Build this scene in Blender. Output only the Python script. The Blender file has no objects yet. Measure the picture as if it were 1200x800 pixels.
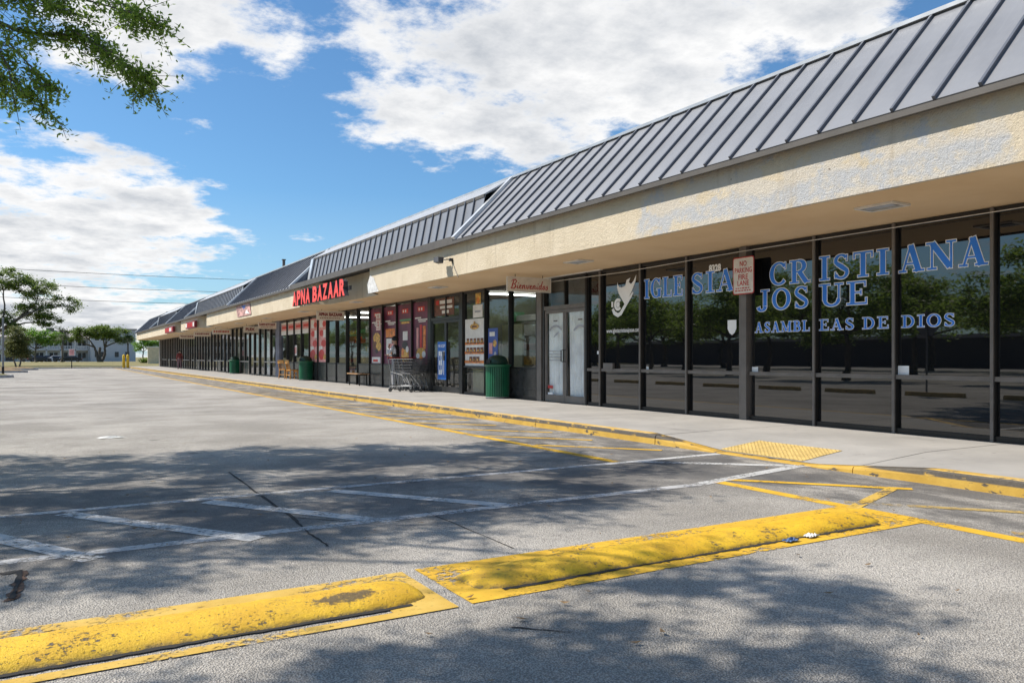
import bpy, bmesh, math, random
from mathutils import Vector, Matrix

S = bpy.context.scene
COL = S.collection
R = math.radians
random.seed(7)

# ------------------------------------------------------------------ camera
# world: +Y runs along the shop row away from the viewer, +X towards the shops
FPX, HY, CH = 917.0, 418.0, 1.19          # focal length, horizon row, eye height above the asphalt
YAW = math.atan2(537, 917)
SN, CS = math.sin(YAW), math.cos(YAW)
cam_data = bpy.data.cameras.new('camera')
cam = bpy.data.objects.new('camera', cam_data)
COL.objects.link(cam)
cam.location = (0, 0, CH)
cam.rotation_euler = (R(90), 0, -YAW)
cam_data.sensor_width = 36
cam_data.lens = FPX / 1200 * 36
cam_data.shift_y = (HY - 400) / 1200
cam_data.clip_start = 0.05
cam_data.clip_end = 6000
S.camera = cam

# ------------------------------------------------------------------ light
SUN_OX, SUN_OY = 0.75, 0.50               # shadow offset per metre of height (+X, -Y)
sun_vec = Vector((-SUN_OX, SUN_OY, 1.0)).normalized()
SUN_EL = math.asin(sun_vec.z)
SUN_AZ = math.atan2(sun_vec.x, sun_vec.y)
world = bpy.data.worlds.new('World')
S.world = world
world.use_nodes = True
sun_data = bpy.data.lights.new('sun', 'SUN')
sun_data.energy = 5.0
sun_data.angle = R(0.5)
sun_data.color = (1.0, 0.93, 0.83)
sun = bpy.data.objects.new('sun', sun_data)
COL.objects.link(sun)
sun.rotation_euler = (-sun_vec).to_track_quat('-Z', 'Y').to_euler()
sun.location = (-20, 14, 30)
S.view_settings.view_transform = 'Standard'
S.view_settings.look = 'None'
S.view_settings.gamma = 1
S.view_settings.use_curve_mapping = False
S.view_settings.exposure = 0.38


def ray(px):
    t = (px - 600) / FPX
    return t * CS + SN, CS - t * SN


def ground(px, py, z=0.0):
    Z = (CH - z) * FPX / (py - HY)
    a, b = ray(px)
    return a * Z, b * Z


def wy(px, x):
    a, b = ray(px)
    return x * b / a


def wz(px, py, x):
    a, b = ray(px)
    return CH + (HY - py) * (x / a) / FPX


def pt(px, py, Z):
    a, b = ray(px)
    return Vector((a * Z, b * Z, CH + (HY - py) * Z / FPX))


# ------------------------------------------------------------------ world: sky and clouds
def build_world():
    nt = world.node_tree
    nt.nodes.clear()
    n, l = nt.nodes, nt.links

    def M(op, a, b=None, c=None, clamp=False):
        m = n.new('ShaderNodeMath')
        m.operation = op
        m.use_clamp = clamp
        for i, v in enumerate((a, b, c)):
            if v is None:
                continue
            if isinstance(v, (int, float)):
                m.inputs[i].default_value = v
            else:
                l.new(v, m.inputs[i])
        return m.outputs[0]

    out = n.new('ShaderNodeOutputWorld')
    bg = n.new('ShaderNodeBackground')
    bg.inputs['Strength'].default_value = 0.1
    sky = n.new('ShaderNodeTexSky')
    sky.sky_type = 'NISHITA'
    sky.sun_disc = False
    sky.sun_elevation = SUN_EL
    sky.sun_rotation = SUN_AZ
    sky.altitude = 0
    sky.air_density = 1.0
    sky.dust_density = 0.6
    sky.ozone_density = 2.0
    tc = n.new('ShaderNodeTexCoord')
    sep = n.new('ShaderNodeSeparateXYZ')
    l.new(tc.outputs['Generated'], sep.inputs[0])
    X, Y, Zc = sep.outputs
    zz = M('MAXIMUM', Zc, 0.0)
    den = M('ADD', zz, 0.16)
    u = M('DIVIDE', X, den)
    v = M('DIVIDE', Y, den)
    comb = n.new('ShaderNodeCombineXYZ')
    l.new(u, comb.inputs[0]); l.new(v, comb.inputs[1])
    az = M('ARCTAN2', X, Y)
    el = M('ARCSINE', zz)

    def noise(scale, detail, rough, off, lac=2.0):
        mp = n.new('ShaderNodeMapping')
        mp.inputs['Location'].default_value = off
        l.new(comb.outputs[0], mp.inputs[0])
        t = n.new('ShaderNodeTexNoise')
        t.inputs['Scale'].default_value = scale
        t.inputs['Detail'].default_value = detail
        t.inputs['Roughness'].default_value = rough
        t.inputs['Lacunarity'].default_value = lac
        l.new(mp.outputs[0], t.inputs['Vector'])
        return t.outputs['Fac']
    big = noise(1.15, 3, 0.5, (3.1, 1.7, 0))
    fine = noise(4.4, 11, 0.64, (0.4, 5.2, 0))
    dens = M('ADD', M('MULTIPLY', big, 0.42), M('MULTIPLY', fine, 0.94))
    # cloud masses and clear gaps seen in the sky, as directions (azimuth, elevation)
    def azel(px, py):
        p = pt(px, py, 1.0) - Vector((0, 0, CH))
        return math.atan2(p.x, p.y), math.atan2(p.z, math.hypot(p.x, p.y))
    blobs = [(640, 70, 330, 150, .185), (880, 40, 300, 120, .14), (470, 150, 210, 60, .12), (110, 240, 250, 115, .205),
             (40, 330, 220, 75, .14), (215, 40, 110, 80, .18), (240, 10, 130, 45, .16), (140, 385, 250, 32, .17),
             (300, 112, 95, 130, -.27), (460, 255, 170, 75, -.25), (350, 215, 70, 95, -.2), (60, 130, 150, 45, -.2),
             (250, 335, 160, 34, -.1), (500, 0, 40, 30, -.05), (352, 271, 30, 14, .26), (335, 62, 40, 40, .13)]
    for px, py, rx, ry, w in blobs:
        a0, e0 = azel(px, py)
        a1, _ = azel(px + rx, py)
        _, e1 = azel(px, py - ry)
        ra = max(abs(a1 - a0), .01)
        re = max(abs(e1 - e0), .01)
        da = M('DIVIDE', M('SUBTRACT', az, a0), ra)
        de = M('DIVIDE', M('SUBTRACT', el, e0), re)
        d2 = M('ADD', M('MULTIPLY', da, da), M('MULTIPLY', de, de))
        g = M('POWER', 2.718, M('MULTIPLY', d2, -1.1))
        dens = M('MULTIPLY_ADD', g, w, dens)
    mr = n.new('ShaderNodeMapRange')
    mr.interpolation_type = 'SMOOTHSTEP'
    mr.inputs['From Min'].default_value = 0.69
    mr.inputs['From Max'].default_value = 0.87
    l.new(dens, mr.inputs['Value'])
    mask = mr.outputs[0]
    # cloud tone: bright rims, greyer thick bellies
    tone = n.new('ShaderNodeMapRange')
    tone.inputs['From Min'].default_value = 0.80
    tone.inputs['From Max'].default_value = 1.16
    tone.inputs['To Min'].default_value = 1.0
    tone.inputs['To Max'].default_value = 0.0
    l.new(M('MULTIPLY_ADD', M('SUBTRACT', noise(2.6, 6, .55, (.55, 5.05, 0)), .5), .75, dens), tone.inputs['Value'])
    cmix = n.new('ShaderNodeMix'); cmix.data_type = 'RGBA'
    cmix.inputs[6].default_value = (4.0, 4.3, 4.75, 1)
    cmix.inputs[7].default_value = (7.7, 7.7, 7.7, 1)
    l.new(tone.outputs[0], cmix.inputs[0])
    # sky a little deeper and more saturated than the raw model, paler at the horizon
    tint = n.new('ShaderNodeMix'); tint.data_type = 'RGBA'; tint.blend_type = 'MULTIPLY'
    tint.inputs[0].default_value = 1.0
    tint.inputs[7].default_value = (0.62, 0.93, 1.12, 1)
    l.new(sky.outputs[0], tint.inputs[6])
    hz = n.new('ShaderNodeMapRange')
    hz.inputs['From Min'].default_value = 0.0
    hz.inputs['From Max'].default_value = 0.2
    hz.inputs['To Min'].default_value = 0.45
    hz.inputs['To Max'].default_value = 0.0
    l.new(zz, hz.inputs['Value'])
    hm = n.new('ShaderNodeMix'); hm.data_type = 'RGBA'
    hm.inputs[7].default_value = (4.3, 5.6, 6.8, 1)
    l.new(hz.outputs[0], hm.inputs[0]); l.new(tint.outputs[2], hm.inputs[6])
    fin = n.new('ShaderNodeMix'); fin.data_type = 'RGBA'
    l.new(mask, fin.inputs[0]); l.new(hm.outputs[2], fin.inputs[6]); l.new(cmix.outputs[2], fin.inputs[7])
    l.new(fin.outputs[2], bg.inputs['Color'])
    l.new(bg.outputs[0], out.inputs[0])


build_world()

# ------------------------------------------------------------------ materials
MATS = {}


class NT:
    """small helper round a node tree"""
    def __init__(self, name):
        self.m = bpy.data.materials.new(name)
        self.m.use_nodes = True
        self.t = self.m.node_tree
        self.n, self.l = self.t.nodes, self.t.links
        self.n.clear()
        self.out = self.n.new('ShaderNodeOutputMaterial')
        self.p = self.n.new('ShaderNodeBsdfPrincipled')
        self.l.new(self.p.outputs[0], self.out.inputs[0])
        self.tc = self.n.new('ShaderNodeTexCoord')
        MATS[name] = self.m

    def math(self, op, a, b=None, c=None, clamp=False):
        m = self.n.new('ShaderNodeMath'); m.operation = op; m.use_clamp = clamp
        for i, v in enumerate((a, b, c)):
            if v is None: continue
            if isinstance(v, (int, float)): m.inputs[i].default_value = v
            else: self.l.new(v, m.inputs[i])
        return m.outputs[0]

    def coord(self, scale=(1, 1, 1), rot=(0, 0, 0), src='Object'):
        mp = self.n.new('ShaderNodeMapping')
        mp.inputs['Scale'].default_value = scale
        mp.inputs['Rotation'].default_value = rot
        self.l.new(self.tc.outputs[src], mp.inputs[0])
        return mp.outputs[0]

    def noise(self, scale, detail=4, rough=.55, co=None, dist=0):
        t = self.n.new('ShaderNodeTexNoise')
        t.inputs['Scale'].default_value = scale
        t.inputs['Detail'].default_value = detail
        t.inputs['Roughness'].default_value = rough
        t.inputs['Distortion'].default_value = dist
        self.l.new(co if co is not None else self.tc.outputs['Object'], t.inputs['Vector'])
        return t.outputs['Fac']

    def voro(self, scale, co=None, feature='F1'):
        t = self.n.new('ShaderNodeTexVoronoi')
        t.feature = feature
        t.inputs['Scale'].default_value = scale
        self.l.new(co if co is not None else self.tc.outputs['Object'], t.inputs['Vector'])
        return t.outputs['Distance']

    def ramp(self, fac, a, b, lo=0.0, hi=1.0, smooth=True):
        m = self.n.new('ShaderNodeMapRange')
        m.interpolation_type = 'SMOOTHSTEP' if smooth else 'LINEAR'
        m.inputs['From Min'].default_value = a
        m.inputs['From Max'].default_value = b
        m.inputs['To Min'].default_value = lo
        m.inputs['To Max'].default_value = hi
        self.l.new(fac, m.inputs['Value'])
        return m.outputs[0]

    def mix(self, fac, a, b, mode='MIX'):
        m = self.n.new('ShaderNodeMix'); m.data_type = 'RGBA'; m.blend_type = mode
        for i, v in ((0, fac), (6, a), (7, b)):
            if isinstance(v, (int, float)): m.inputs[i].default_value = v
            elif isinstance(v, tuple): m.inputs[i].default_value = (*v, 1)
            else: self.l.new(v, m.inputs[i])
        return m.outputs[2]

    def bump(self, h, strength=.3, dist=.01):
        b = self.n.new('ShaderNodeBump')
        b.inputs['Strength'].default_value = strength
        b.inputs['Distance'].default_value = dist
        self.l.new(h, b.inputs['Height'])
        self.l.new(b.outputs[0], self.p.inputs['Normal'])
        return b

    def color(self, c):
        if isinstance(c, tuple): self.p.inputs['Base Color'].default_value = (*c, 1)
        else: self.l.new(c, self.p.inputs['Base Color'])

    def set(self, **k):
        for a, v in k.items():
            s = self.p.inputs[a.replace('_', ' ')]
            if isinstance(v, (int, float, tuple)): s.default_value = v
            else: self.l.new(v, s)

    def cut(self, mask):
        """leave the surface out (transparent) where mask is 0: flaked paint"""
        tr = self.n.new('ShaderNodeBsdfTransparent')
        mx = self.n.new('ShaderNodeMixShader')
        self.l.new(mask, mx.inputs[0])
        self.l.new(tr.outputs[0], mx.inputs[1])
        self.l.new(self.p.outputs[0], mx.inputs[2])
        self.l.new(mx.outputs[0], self.out.inputs[0])


def simple(name, col, rough=.6, metal=0.0, var=.12, vs=3.0, bump=0.0, bs=40.0, spec=.5):
    k = NT(name)
    f = k.noise(vs, 5, .6)
    c = k.mix(k.ramp(f, .3, .7), tuple(x * (1 - var) for x in col), tuple(min(1, x * (1 + var)) for x in col))
    k.color(c)
    k.set(Roughness=rough, Metallic=metal, Specular_IOR_Level=spec)
    if bump:
        k.bump(k.noise(bs, 4, .6), bump, .01)
    return k.m


def m_asphalt():
    k = NT('asphalt')
    grain = k.voro(120)
    g2 = k.noise(150, 3, .7)
    patch = k.noise(.55, 6, .6)
    streak = k.noise(1.0, 5, .6, k.coord((.55, 2.6, 1)))
    c = k.mix(k.ramp(patch, .32, .68), (.40, .37, .325), (.66, .615, .55))
    c = k.mix(k.ramp(k.noise(.22, 7, .7, k.coord((1, .6, 1))), .5, .66, 0, .5), c, (.24, .225, .205))
    c = k.mix(k.ramp(k.noise(2.2, 8, .75), .56, .7, 0, .55), c, (.2, .188, .172))
    c = k.mix(k.ramp(streak, .5, .75, 0, .4), c, (.27, .252, .232))
    c = k.mix(k.ramp(k.noise(9, 5, .7), .55, .75, 0, .35), c, (.19, .18, .17))
    # stones in the binder
    c = k.mix(k.ramp(grain, .3, .62, 0, .6), c, (.10, .095, .09))
    c = k.mix(k.ramp(k.noise(85, 5, .75), .56, .68, 0, .6), c, (.09, .087, .082))
    c = k.mix(k.ramp(k.noise(60, 2, .5), .58, .7, 0, .5), c, (.62, .595, .56))
    # the fire lane along the kerb was sealed darker and is worn through in places
    sep = k.n.new('ShaderNodeSeparateXYZ'); k.l.new(k.tc.outputs['Object'], sep.inputs[0])
    lane = k.math('MULTIPLY', k.ramp(sep.outputs[0], 5.3, 5.65), k.ramp(k.noise(1.6, 7, .68, k.coord((1.4, .7, 1))), .36, .6))
    c = k.mix(k.math('MULTIPLY', lane, .7), c, (.075, .074, .075))
    # old sealed band across the walkway, darkened further to deepen the tree shade
    seal_shade = k.math('MULTIPLY', k.ramp(sep.outputs[1], 4.7, 5.4), k.ramp(sep.outputs[1], 9.6, 7.4))
    seal_shade = k.math('MULTIPLY', seal_shade, k.ramp(k.noise(.9, 6, .65), .33, .58))
    c = k.mix(k.math('MULTIPLY', seal_shade, .75), c, (.11, .108, .108))
    # small oil spots
    spot = k.ramp(k.math('ADD', k.voro(.9), k.math('MULTIPLY', k.noise(9, 4, .6), .12)), .17, .08)
    c = k.mix(k.math('MULTIPLY', spot, .5), c, (.05, .05, .05))
    k.color(c)
    k.set(Roughness=.88, Specular_IOR_Level=.25)
    h = k.math('ADD', k.math('MULTIPLY', grain, -1.0), k.math('MULTIPLY', g2, .6))
    k.bump(h, .8, .01)


def m_paint(name, col, col2, lo, hi, wear=1.0, ns=26):
    k = NT(name)
    f = k.noise(ns, 8, .72)
    f2 = k.noise(2.2, 5, .6)
    crack = k.ramp(k.voro(11, k.coord((1, 1, 1)), 'DISTANCE_TO_EDGE'), .0, .035)
    mask = k.ramp(k.math('ADD', f, k.math('MULTIPLY', k.math('SUBTRACT', f2, .5), .7)), lo, hi)
    mask = k.math('MULTIPLY', mask, k.math('MAXIMUM', crack, k.ramp(f2, .42, .5)))
    c = k.mix(k.ramp(k.noise(5, 6, .6), .3, .75), col, col2)
    k.color(c)
    k.set(Roughness=.7, Specular_IOR_Level=.3)
    k.bump(k.noise(120, 3, .7), .35, .006)
    k.cut(k.math('MULTIPLY', mask, wear))


def m_bump():
    k = NT('bump_yellow')
    f = k.noise(16, 8, .7)
    chips = k.ramp(k.math('ADD', k.noise(27, 8, .75), k.math('MULTIPLY', k.math('SUBTRACT', k.noise(2.6, 5, .6), .5), .6)), .63, .68)
    pits = k.ramp(k.noise(75, 4, .6), .62, .68)
    ch = k.math('MAXIMUM', chips, k.math('MULTIPLY', pits, .8))
    c = k.mix(k.ramp(k.noise(4, 5, .6), .3, .7), (.64, .37, .02), (.76, .48, .025))
    c = k.mix(k.ramp(k.noise(45, 4, .7), .5, .75, 0, .45), c, (.5, .27, .03))
    c = k.mix(k.ramp(k.noise(6, 8, .72), .52, .72, 0, .5), c, (.33, .19, .04))
    # bare grit where the paint has come off
    c = k.mix(ch, c, k.mix(k.noise(90, 2), (.05, .045, .04), (.2, .17, .13)))
    # grime along the foot of the bump
    sep = k.n.new('ShaderNodeSeparateXYZ'); k.l.new(k.tc.outputs['Object'], sep.inputs[0])
    foot = k.math('MULTIPLY', k.ramp(sep.outputs[2], .024, .004), k.ramp(k.noise(20, 5, .7), .35, .6))
    c = k.mix(k.math('MULTIPLY', foot, .85), c, (.11, .09, .055))
    # black tyre scuff on the end of the longer bump
    dx = k.math('DIVIDE', k.math('SUBTRACT', sep.outputs[0], 1.70), .2)
    dy = k.math('DIVIDE', k.math('SUBTRACT', sep.outputs[1], -.06), .07)
    sc_ = k.math('ADD', k.math('ADD', k.math('MULTIPLY', dx, dx), k.math('MULTIPLY', dy, dy)), k.math('MULTIPLY', k.math('SUBTRACT', k.noise(30, 5, .7), .5), 3.5))
    c = k.mix(k.ramp(sc_, 1.0, .3, 0, .85), c, (.05, .045, .04))
    k.color(c)
    k.set(Roughness=.6, Specular_IOR_Level=.35)
    h = k.math('ADD', k.math('MULTIPLY', ch, -1.2), k.noise(70, 5, .75))
    k.bump(h, .8, .009)


def m_kerb():
    k = NT('kerb_yellow')
    sep = k.n.new('ShaderNodeSeparateXYZ'); k.l.new(k.tc.outputs['Object'], sep.inputs[0])
    z = sep.outputs[2]
    f = k.noise(7, 7, .7, k.coord((1, .6, 1.5)))
    base = k.mix(k.ramp(k.noise(3, 5, .6), .3, .7), (.44, .26, .035), (.56, .35, .06))
    # a scuffed strip just under the edge shows the concrete and tyre rubber
    strip = k.math('MULTIPLY', k.ramp(z, .07, .085), k.ramp(z, .140, .132))
    wear = k.math('MULTIPLY', strip, k.ramp(f, .34, .46))
    wear = k.math('MAXIMUM', wear, k.ramp(f, .57, .63))
    c = k.mix(wear, base, k.mix(k.noise(25, 5, .7), (.025, .022, .02), (.13, .11, .085)))
    pale = k.ramp(z, .132, .139)  # sunlit top of the kerb painted paler than the less lit face
    c = k.mix(k.math('MULTIPLY', pale, k.ramp(k.noise(2.5, 6, .6), .3, .7, .0, .7)), c, (.66, .5, .25))
    k.color(c)
    k.set(Roughness=.75)
    k.bump(k.noise(60, 5, .7), .5, .008)


def m_concrete():
    k = NT('concrete')
    f = k.noise(.8, 6, .62)
    c = k.mix(k.ramp(f, .3, .72), (.30, .29, .275), (.39, .375, .353))
    c = k.mix(k.ramp(k.noise(5, 6, .7), .55, .75, 0, .35), c, (.19, .185, .18))
    c = k.mix(k.ramp(k.noise(160, 2, .5), .55, .75, 0, .25), c, (.42, .41, .4))
    c = k.mix(k.ramp(k.voro(2.3), .075, .035, 0, .55), c, (.12, .115, .11))
    c = k.mix(k.ramp(k.noise(1.5, 7, .72, k.coord((1, .5, 1))), .56, .7, 0, .4), c, (.2, .19, .18))
    scr = k.ramp(k.noise(2.3, 7, .75, k.coord((5, .8, 1))), .70, .74, 0, .6)
    c = k.mix(scr, c, (.55, .54, .52))
    k.color(c)
    k.set(Roughness=.8, Specular_IOR_Level=.3)
    k.bump(k.noise(90, 4, .7), .25, .004)


def m_stucco():
    k = NT('stucco')
    sep = k.n.new('ShaderNodeSeparateXYZ'); k.l.new(k.tc.outputs['Object'], sep.inputs[0])
    y, z = sep.outputs[1], sep.outputs[2]
    c = k.mix(k.ramp(k.noise(1.4, 6, .6), .3, .7), (.56, .475, .345), (.64, .555, .42))
    # grey primer showing where the cream coat was scraped and patched
    edge = k.math('MULTIPLY', k.math('SUBTRACT', k.noise(1.1, 6, .65), .5), 3.0)
    yy = k.math('ADD', y, edge)
    m = k.math('MULTIPLY', k.ramp(yy, 3.7, 4.0), k.ramp(yy, 9.6, 9.0))
    zz = k.math('ADD', z, k.math('MULTIPLY', edge, .16))
    lowband = k.math('MULTIPLY', k.ramp(zz, 3.02, 3.1), k.ramp(zz, 3.34, 3.24))
    grey = k.math('MULTIPLY', m, k.math('MAXIMUM', lowband, k.ramp(k.noise(2.4, 6, .65), .53, .6)))
    pale = k.math('MULTIPLY', m, k.ramp(k.noise(1.9, 5, .6, k.coord((1, 1, 2))), .42, .5))
    c = k.mix(k.math('MULTIPLY', pale, .7), c, (.56, .52, .46))
    c = k.mix(k.math('MULTIPLY', grey, k.ramp(k.noise(6, 8, .75), .36, .52, .15, .9)), c, (.46, .47, .485))
    # water stains and chips
    st = k.ramp(k.noise(1.6, 6, .7, k.coord((1, 2.6, .25))), .54, .72, 0, .42)
    c = k.mix(st, c, (.36, .29, .2))
    c = k.mix(k.ramp(k.voro(2.6), .05, .02, 0, .75), c, (.16, .13, .1))
    k.color(c)
    k.set(Roughness=.9, Specular_IOR_Level=.2)
    h = k.math('ADD', k.noise(48, 6, .7), k.math('MULTIPLY', k.noise(17, 4, .6), .8))
    k.bump(h, .9, .024)


def m_soffit():
    k = NT('soffit_paint')
    f = k.noise(.9, 6, .6)
    c = k.mix(k.ramp(f, .3, .7), (.67, .475, .275), (.74, .545, .335))
    c = k.mix(k.ramp(k.noise(3, 6, .7), .6, .75, 0, .3), c, (.58, .44, .3))
    k.color(c); k.set(Roughness=.85)
    k.bump(k.noise(50, 4, .6), .15, .004)


def m_roof():
    k = NT('roof_metal')
    f = k.noise(1.1, 5, .6, k.coord((1, .8, 1)))
    c = k.mix(k.ramp(f, .3, .7), (.205, .21, .225), (.25, .255, .27))
    c = k.mix(k.ramp(k.noise(3, 6, .7, k.coord((.6, 5, .6))), .55, .8, 0, .3), c, (.33, .34, .35))
    k.color(c); k.set(Roughness=.45, Metallic=.25)
    k.bump(k.noise(2.6, 3, .5, k.coord((.7, 2.2, .7))), .35, .03)


def m_glass_dark():
    k = NT('tinted_glass')
    k.color((.006, .0065, .008))
    k.set(Roughness=.015, IOR=1.9, Specular_IOR_Level=.5)
    k.bump(k.noise(.9, 2, .5), .02, .03)


def m_glass_clear():
    k = NT('shop_glass')
    tr = k.n.new('ShaderNodeBsdfTransparent'); tr.inputs[0].default_value = (.8, .83, .83, 1)
    gl = k.n.new('ShaderNodeBsdfGlossy'); gl.inputs['Roughness'].default_value = .01
    gl.inputs[0].default_value = (.9, .93, .95, 1)
    fr = k.n.new('ShaderNodeFresnel'); fr.inputs[0].default_value = 1.6
    b = k.n.new('ShaderNodeBump'); b.inputs['Strength'].default_value = .02; b.inputs['Distance'].default_value = .03
    k.l.new(k.noise(.9, 2, .5), b.inputs['Height']); k.l.new(b.outputs[0], gl.inputs['Normal'])
    mx = k.n.new('ShaderNodeMixShader')
    ge = k.n.new('ShaderNodeNewGeometry')
    k.l.new(k.math('MULTIPLY', fr.outputs[0], k.math('SUBTRACT', 1.0, ge.outputs['Backfacing'])), mx.inputs[0]); k.l.new(tr.outputs[0], mx.inputs[1]); k.l.new(gl.outputs[0], mx.inputs[2])
    k.l.new(mx.outputs[0], k.out.inputs[0])


def m_glass_door():
    k = NT('door_glass')
    tr = k.n.new('ShaderNodeBsdfTransparent'); tr.inputs[0].default_value = (.97, .98, .98, 1)
    gl = k.n.new('ShaderNodeBsdfGlossy'); gl.inputs['Roughness'].default_value = .01
    fr = k.n.new('ShaderNodeFresnel'); fr.inputs[0].default_value = 1.4
    mx = k.n.new('ShaderNodeMixShader')
    ge = k.n.new('ShaderNodeNewGeometry')
    k.l.new(k.math('MULTIPLY', fr.outputs[0], k.math('SUBTRACT', 1.0, ge.outputs['Backfacing'])), mx.inputs[0]); k.l.new(tr.outputs[0], mx.inputs[1]); k.l.new(gl.outputs[0], mx.inputs[2])
    k.l.new(mx.outputs[0], k.out.inputs[0])


def m_leaf(name, a, b, tl=.35):
    k = NT(name)
    r = k.n.new('ShaderNodeNewGeometry')
    c = k.mix(r.outputs['Random Per Island'], a, b)
    c = k.mix(k.ramp(k.noise(.9, 3, .5), .3, .7), c, tuple(x * 1.35 for x in b))
    k.color(c); k.set(Roughness=.5, Specular_IOR_Level=.35)
    t = k.n.new('ShaderNodeBsdfTranslucent')
    k.l.new(k.mix(.5, c, tuple(min(1, x * 2.2) for x in b)), t.inputs[0])
    mx = k.n.new('ShaderNodeMixShader'); mx.inputs[0].default_value = tl
    k.l.new(k.p.outputs[0], mx.inputs[1]); k.l.new(t.outputs[0], mx.inputs[2])
    k.l.new(mx.outputs[0], k.out.inputs[0])


def m_emit(name, col, st):
    k = NT(name)
    k.color((.8, .8, .8))
    k.set(Emission_Color=(*col, 1), Emission_Strength=st)


def m_grass():
    k = NT('dry_grass')
    c = k.mix(k.ramp(k.noise(.25, 6, .65), .3, .7), (.12, .12, .035), (.27, .21, .085))
    c = k.mix(k.ramp(k.noise(3, 5, .7), .5, .75, 0, .5), c, (.07, .1, .025))
    k.color(c); k.set(Roughness=.95)
    k.bump(k.noise(12, 5, .7), .6, .05)


def m_bark():
    k = NT('bark')
    f = k.noise(9, 6, .7, k.coord((1, 1, .25)))
    k.color(k.mix(k.ramp(f, .3, .7), (.06, .05, .04), (.17, .145, .12)))
    k.set(Roughness=.95); k.bump(f, .8, .03)


m_asphalt()
m_paint('yellow_paint', (.58, .34, .03), (.70, .43, .04), .33, .47)
m_paint('yellow_worn', (.52, .33, .06), (.62, .42, .10), .33, .47, 1.0)
m_paint('yellow_faint', (.45, .31, .09), (.5, .37, .15), .38, .56, .85)
m_paint('white_paint', (.62, .62, .61), (.70, .70, .69), .35, .54, .72)
m_paint('white_worn', (.55, .55, .55), (.66, .66, .66), .31, .54, .68)
m_bump(); m_kerb(); m_concrete(); m_stucco(); m_soffit(); m_roof(); m_glass_dark(); m_glass_clear(); m_glass_door(); m_grass(); m_bark()
m_leaf('oak_leaf', (.06, .105, .018), (.17, .24, .04), .62)
m_leaf('bright_leaf', (.06, .14, .015), (.13, .24, .03))
m_leaf('ficus_leaf', (.05, .09, .016), (.12, .17, .03))
m_leaf('far_leaf', (.06, .11, .02), (.14, .19, .04))
m_leaf('shrub_leaf', (.05, .065, .02), (.12, .13, .04), .3)
m_leaf('palm_leaf', (.03, .05, .02), (.07, .09, .03), .2)
simple('roof_seam', (.115, .125, .15), .5, .35)
simple('roof_cap', (.42, .43, .44), .4, .35)
simple('flashing', (.62, .64, .66), .35, .5)
simple('drip_edge', (.085, .075, .065), .6)
simple('frame_bronze', (.032, .029, .027), .45, .35, .15)
simple('frame_taupe', (.17, .15, .135), .5, .2, .15)
simple('frame_black', (.018, .018, .019), .4)
simple('bulkhead_tile', (.038, .038, .04), .25, 0, .3, 4)
simple('wall_dark', (.03, .028, .026), .9)
simple('interior_wall', (.22, .21, .19), .9)
simple('interior_floor', (.14, .13, .12), .5)
simple('cream_board', (.62, .55, .36), .8)
simple('white_board', (.78, .78, .76), .6)
simple('curtain_white', (.86, .88, .90), .9)
simple('vinyl_white', (.93, .94, .95), .5, 0, .03)
simple('vinyl_blue', (.03, .22, .82), .5, 0, .06)
simple('vinyl_grey', (.36, .38, .42), .6)
simple('sign_white', (.72, .69, .64), .6, 0, .1, 6)
simple('sign_cream', (.74, .66, .56), .7, 0, .1, 5)
simple('sign_red', (.46, .02, .02), .5)
simple('sign_dark_red', (.22, .02, .025), .5)
simple('letter_red', (.80, .045, .025), .35, 0, .05)
simple('letter_side', (.07, .07, .075), .6)
simple('tactile_yellow', (.54, .385, .13), .7, 0, .15, 8)
simple('bin_green', (.012, .12, .06), .35, 0, .15)
simple('bin_dark', (.01, .045, .028), .5)
simple('chair_wood', (.56, .27, .06), .5, 0, .2, 12)
simple('bench_wood', (.36, .21, .1), .6, 0, .25, 12)
simple('black_metal', (.02, .02, .02), .45, .4)
simple('galvanised', (.20, .205, .21), .6, .2, .15, 10)
simple('chrome', (.10, .102, .108), .65, .15)
simple('rubber', (.02, .02, .02), .8)
simple('cart_plastic', (.3, .03, .03), .5)
simple('skin', (.5, .30, .2), .55, 0, .06)
simple('hair', (.012, .01, .009), .6)
simple('jacket', (.022, .023, .026), .8)
simple('sleeve_grey', (.52, .54, .58), .85)
simple('trousers_grey', (.42, .42, .44), .85)
simple('shirt_red', (.22, .05, .05), .85)
simple('trousers_print', (.22, .14, .16), .85, 0, .6, 30)
simple('shoe', (.05, .05, .05), .6)
simple('poster_purple', (.15, .03, .07), .45, 0, .45, 1.2)
simple('poster_black', (.02, .014, .016), .45)
simple('poster_red', (.62, .03, .025), .45)
simple('poster_orange', (.70, .22, .04), .45, 0, .4, 6)
simple('poster_amber', (.62, .36, .07), .45, 0, .5, 9)
simple('poster_white', (.76, .75, .72), .5)
simple('poster_pink', (.72, .34, .32), .5, 0, .25, 4)
simple('poster_blue', (.05, .1, .36), .5, 0, .2, 3)
simple('poster_green', (.10, .3, .14), .5)
simple('poster_brown', (.16, .055, .03), .5, 0, .4, 9)
simple('exit_blue', (.02, .16, .58), .5)
simple('stone_pier', (.42, .34, .25), .9, 0, .45, 7, .5, 14)
simple('block_blue_grey', (.17, .18, .23), .8, 0, .2, 3)
simple('pane_green', (.14, .2, .19), .15)
simple('apartment_wall', (.55, .55, .54), .9, 0, .08, .3)
simple('apartment_grey', (.44, .46, .48), .9, 0, .08, .3)
simple('apartment_roof', (.33, .30, .30), .9, 0, .1, .6)
simple('cream_wall', (.62, .54, .38), .9)
simple('window_dark', (.03, .035, .045), .15)
simple('rail_white', (.7, .7, .7), .7)
simple('bollard_yellow', (.70, .48, .03), .6)
simple('kerb_grey', (.46, .45, .43), .9, 0, .2, 3)
simple('mulch', (.22, .15, .075), .95, 0, .3, 3)
simple('car_black', (.012, .013, .015), .2)
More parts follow.
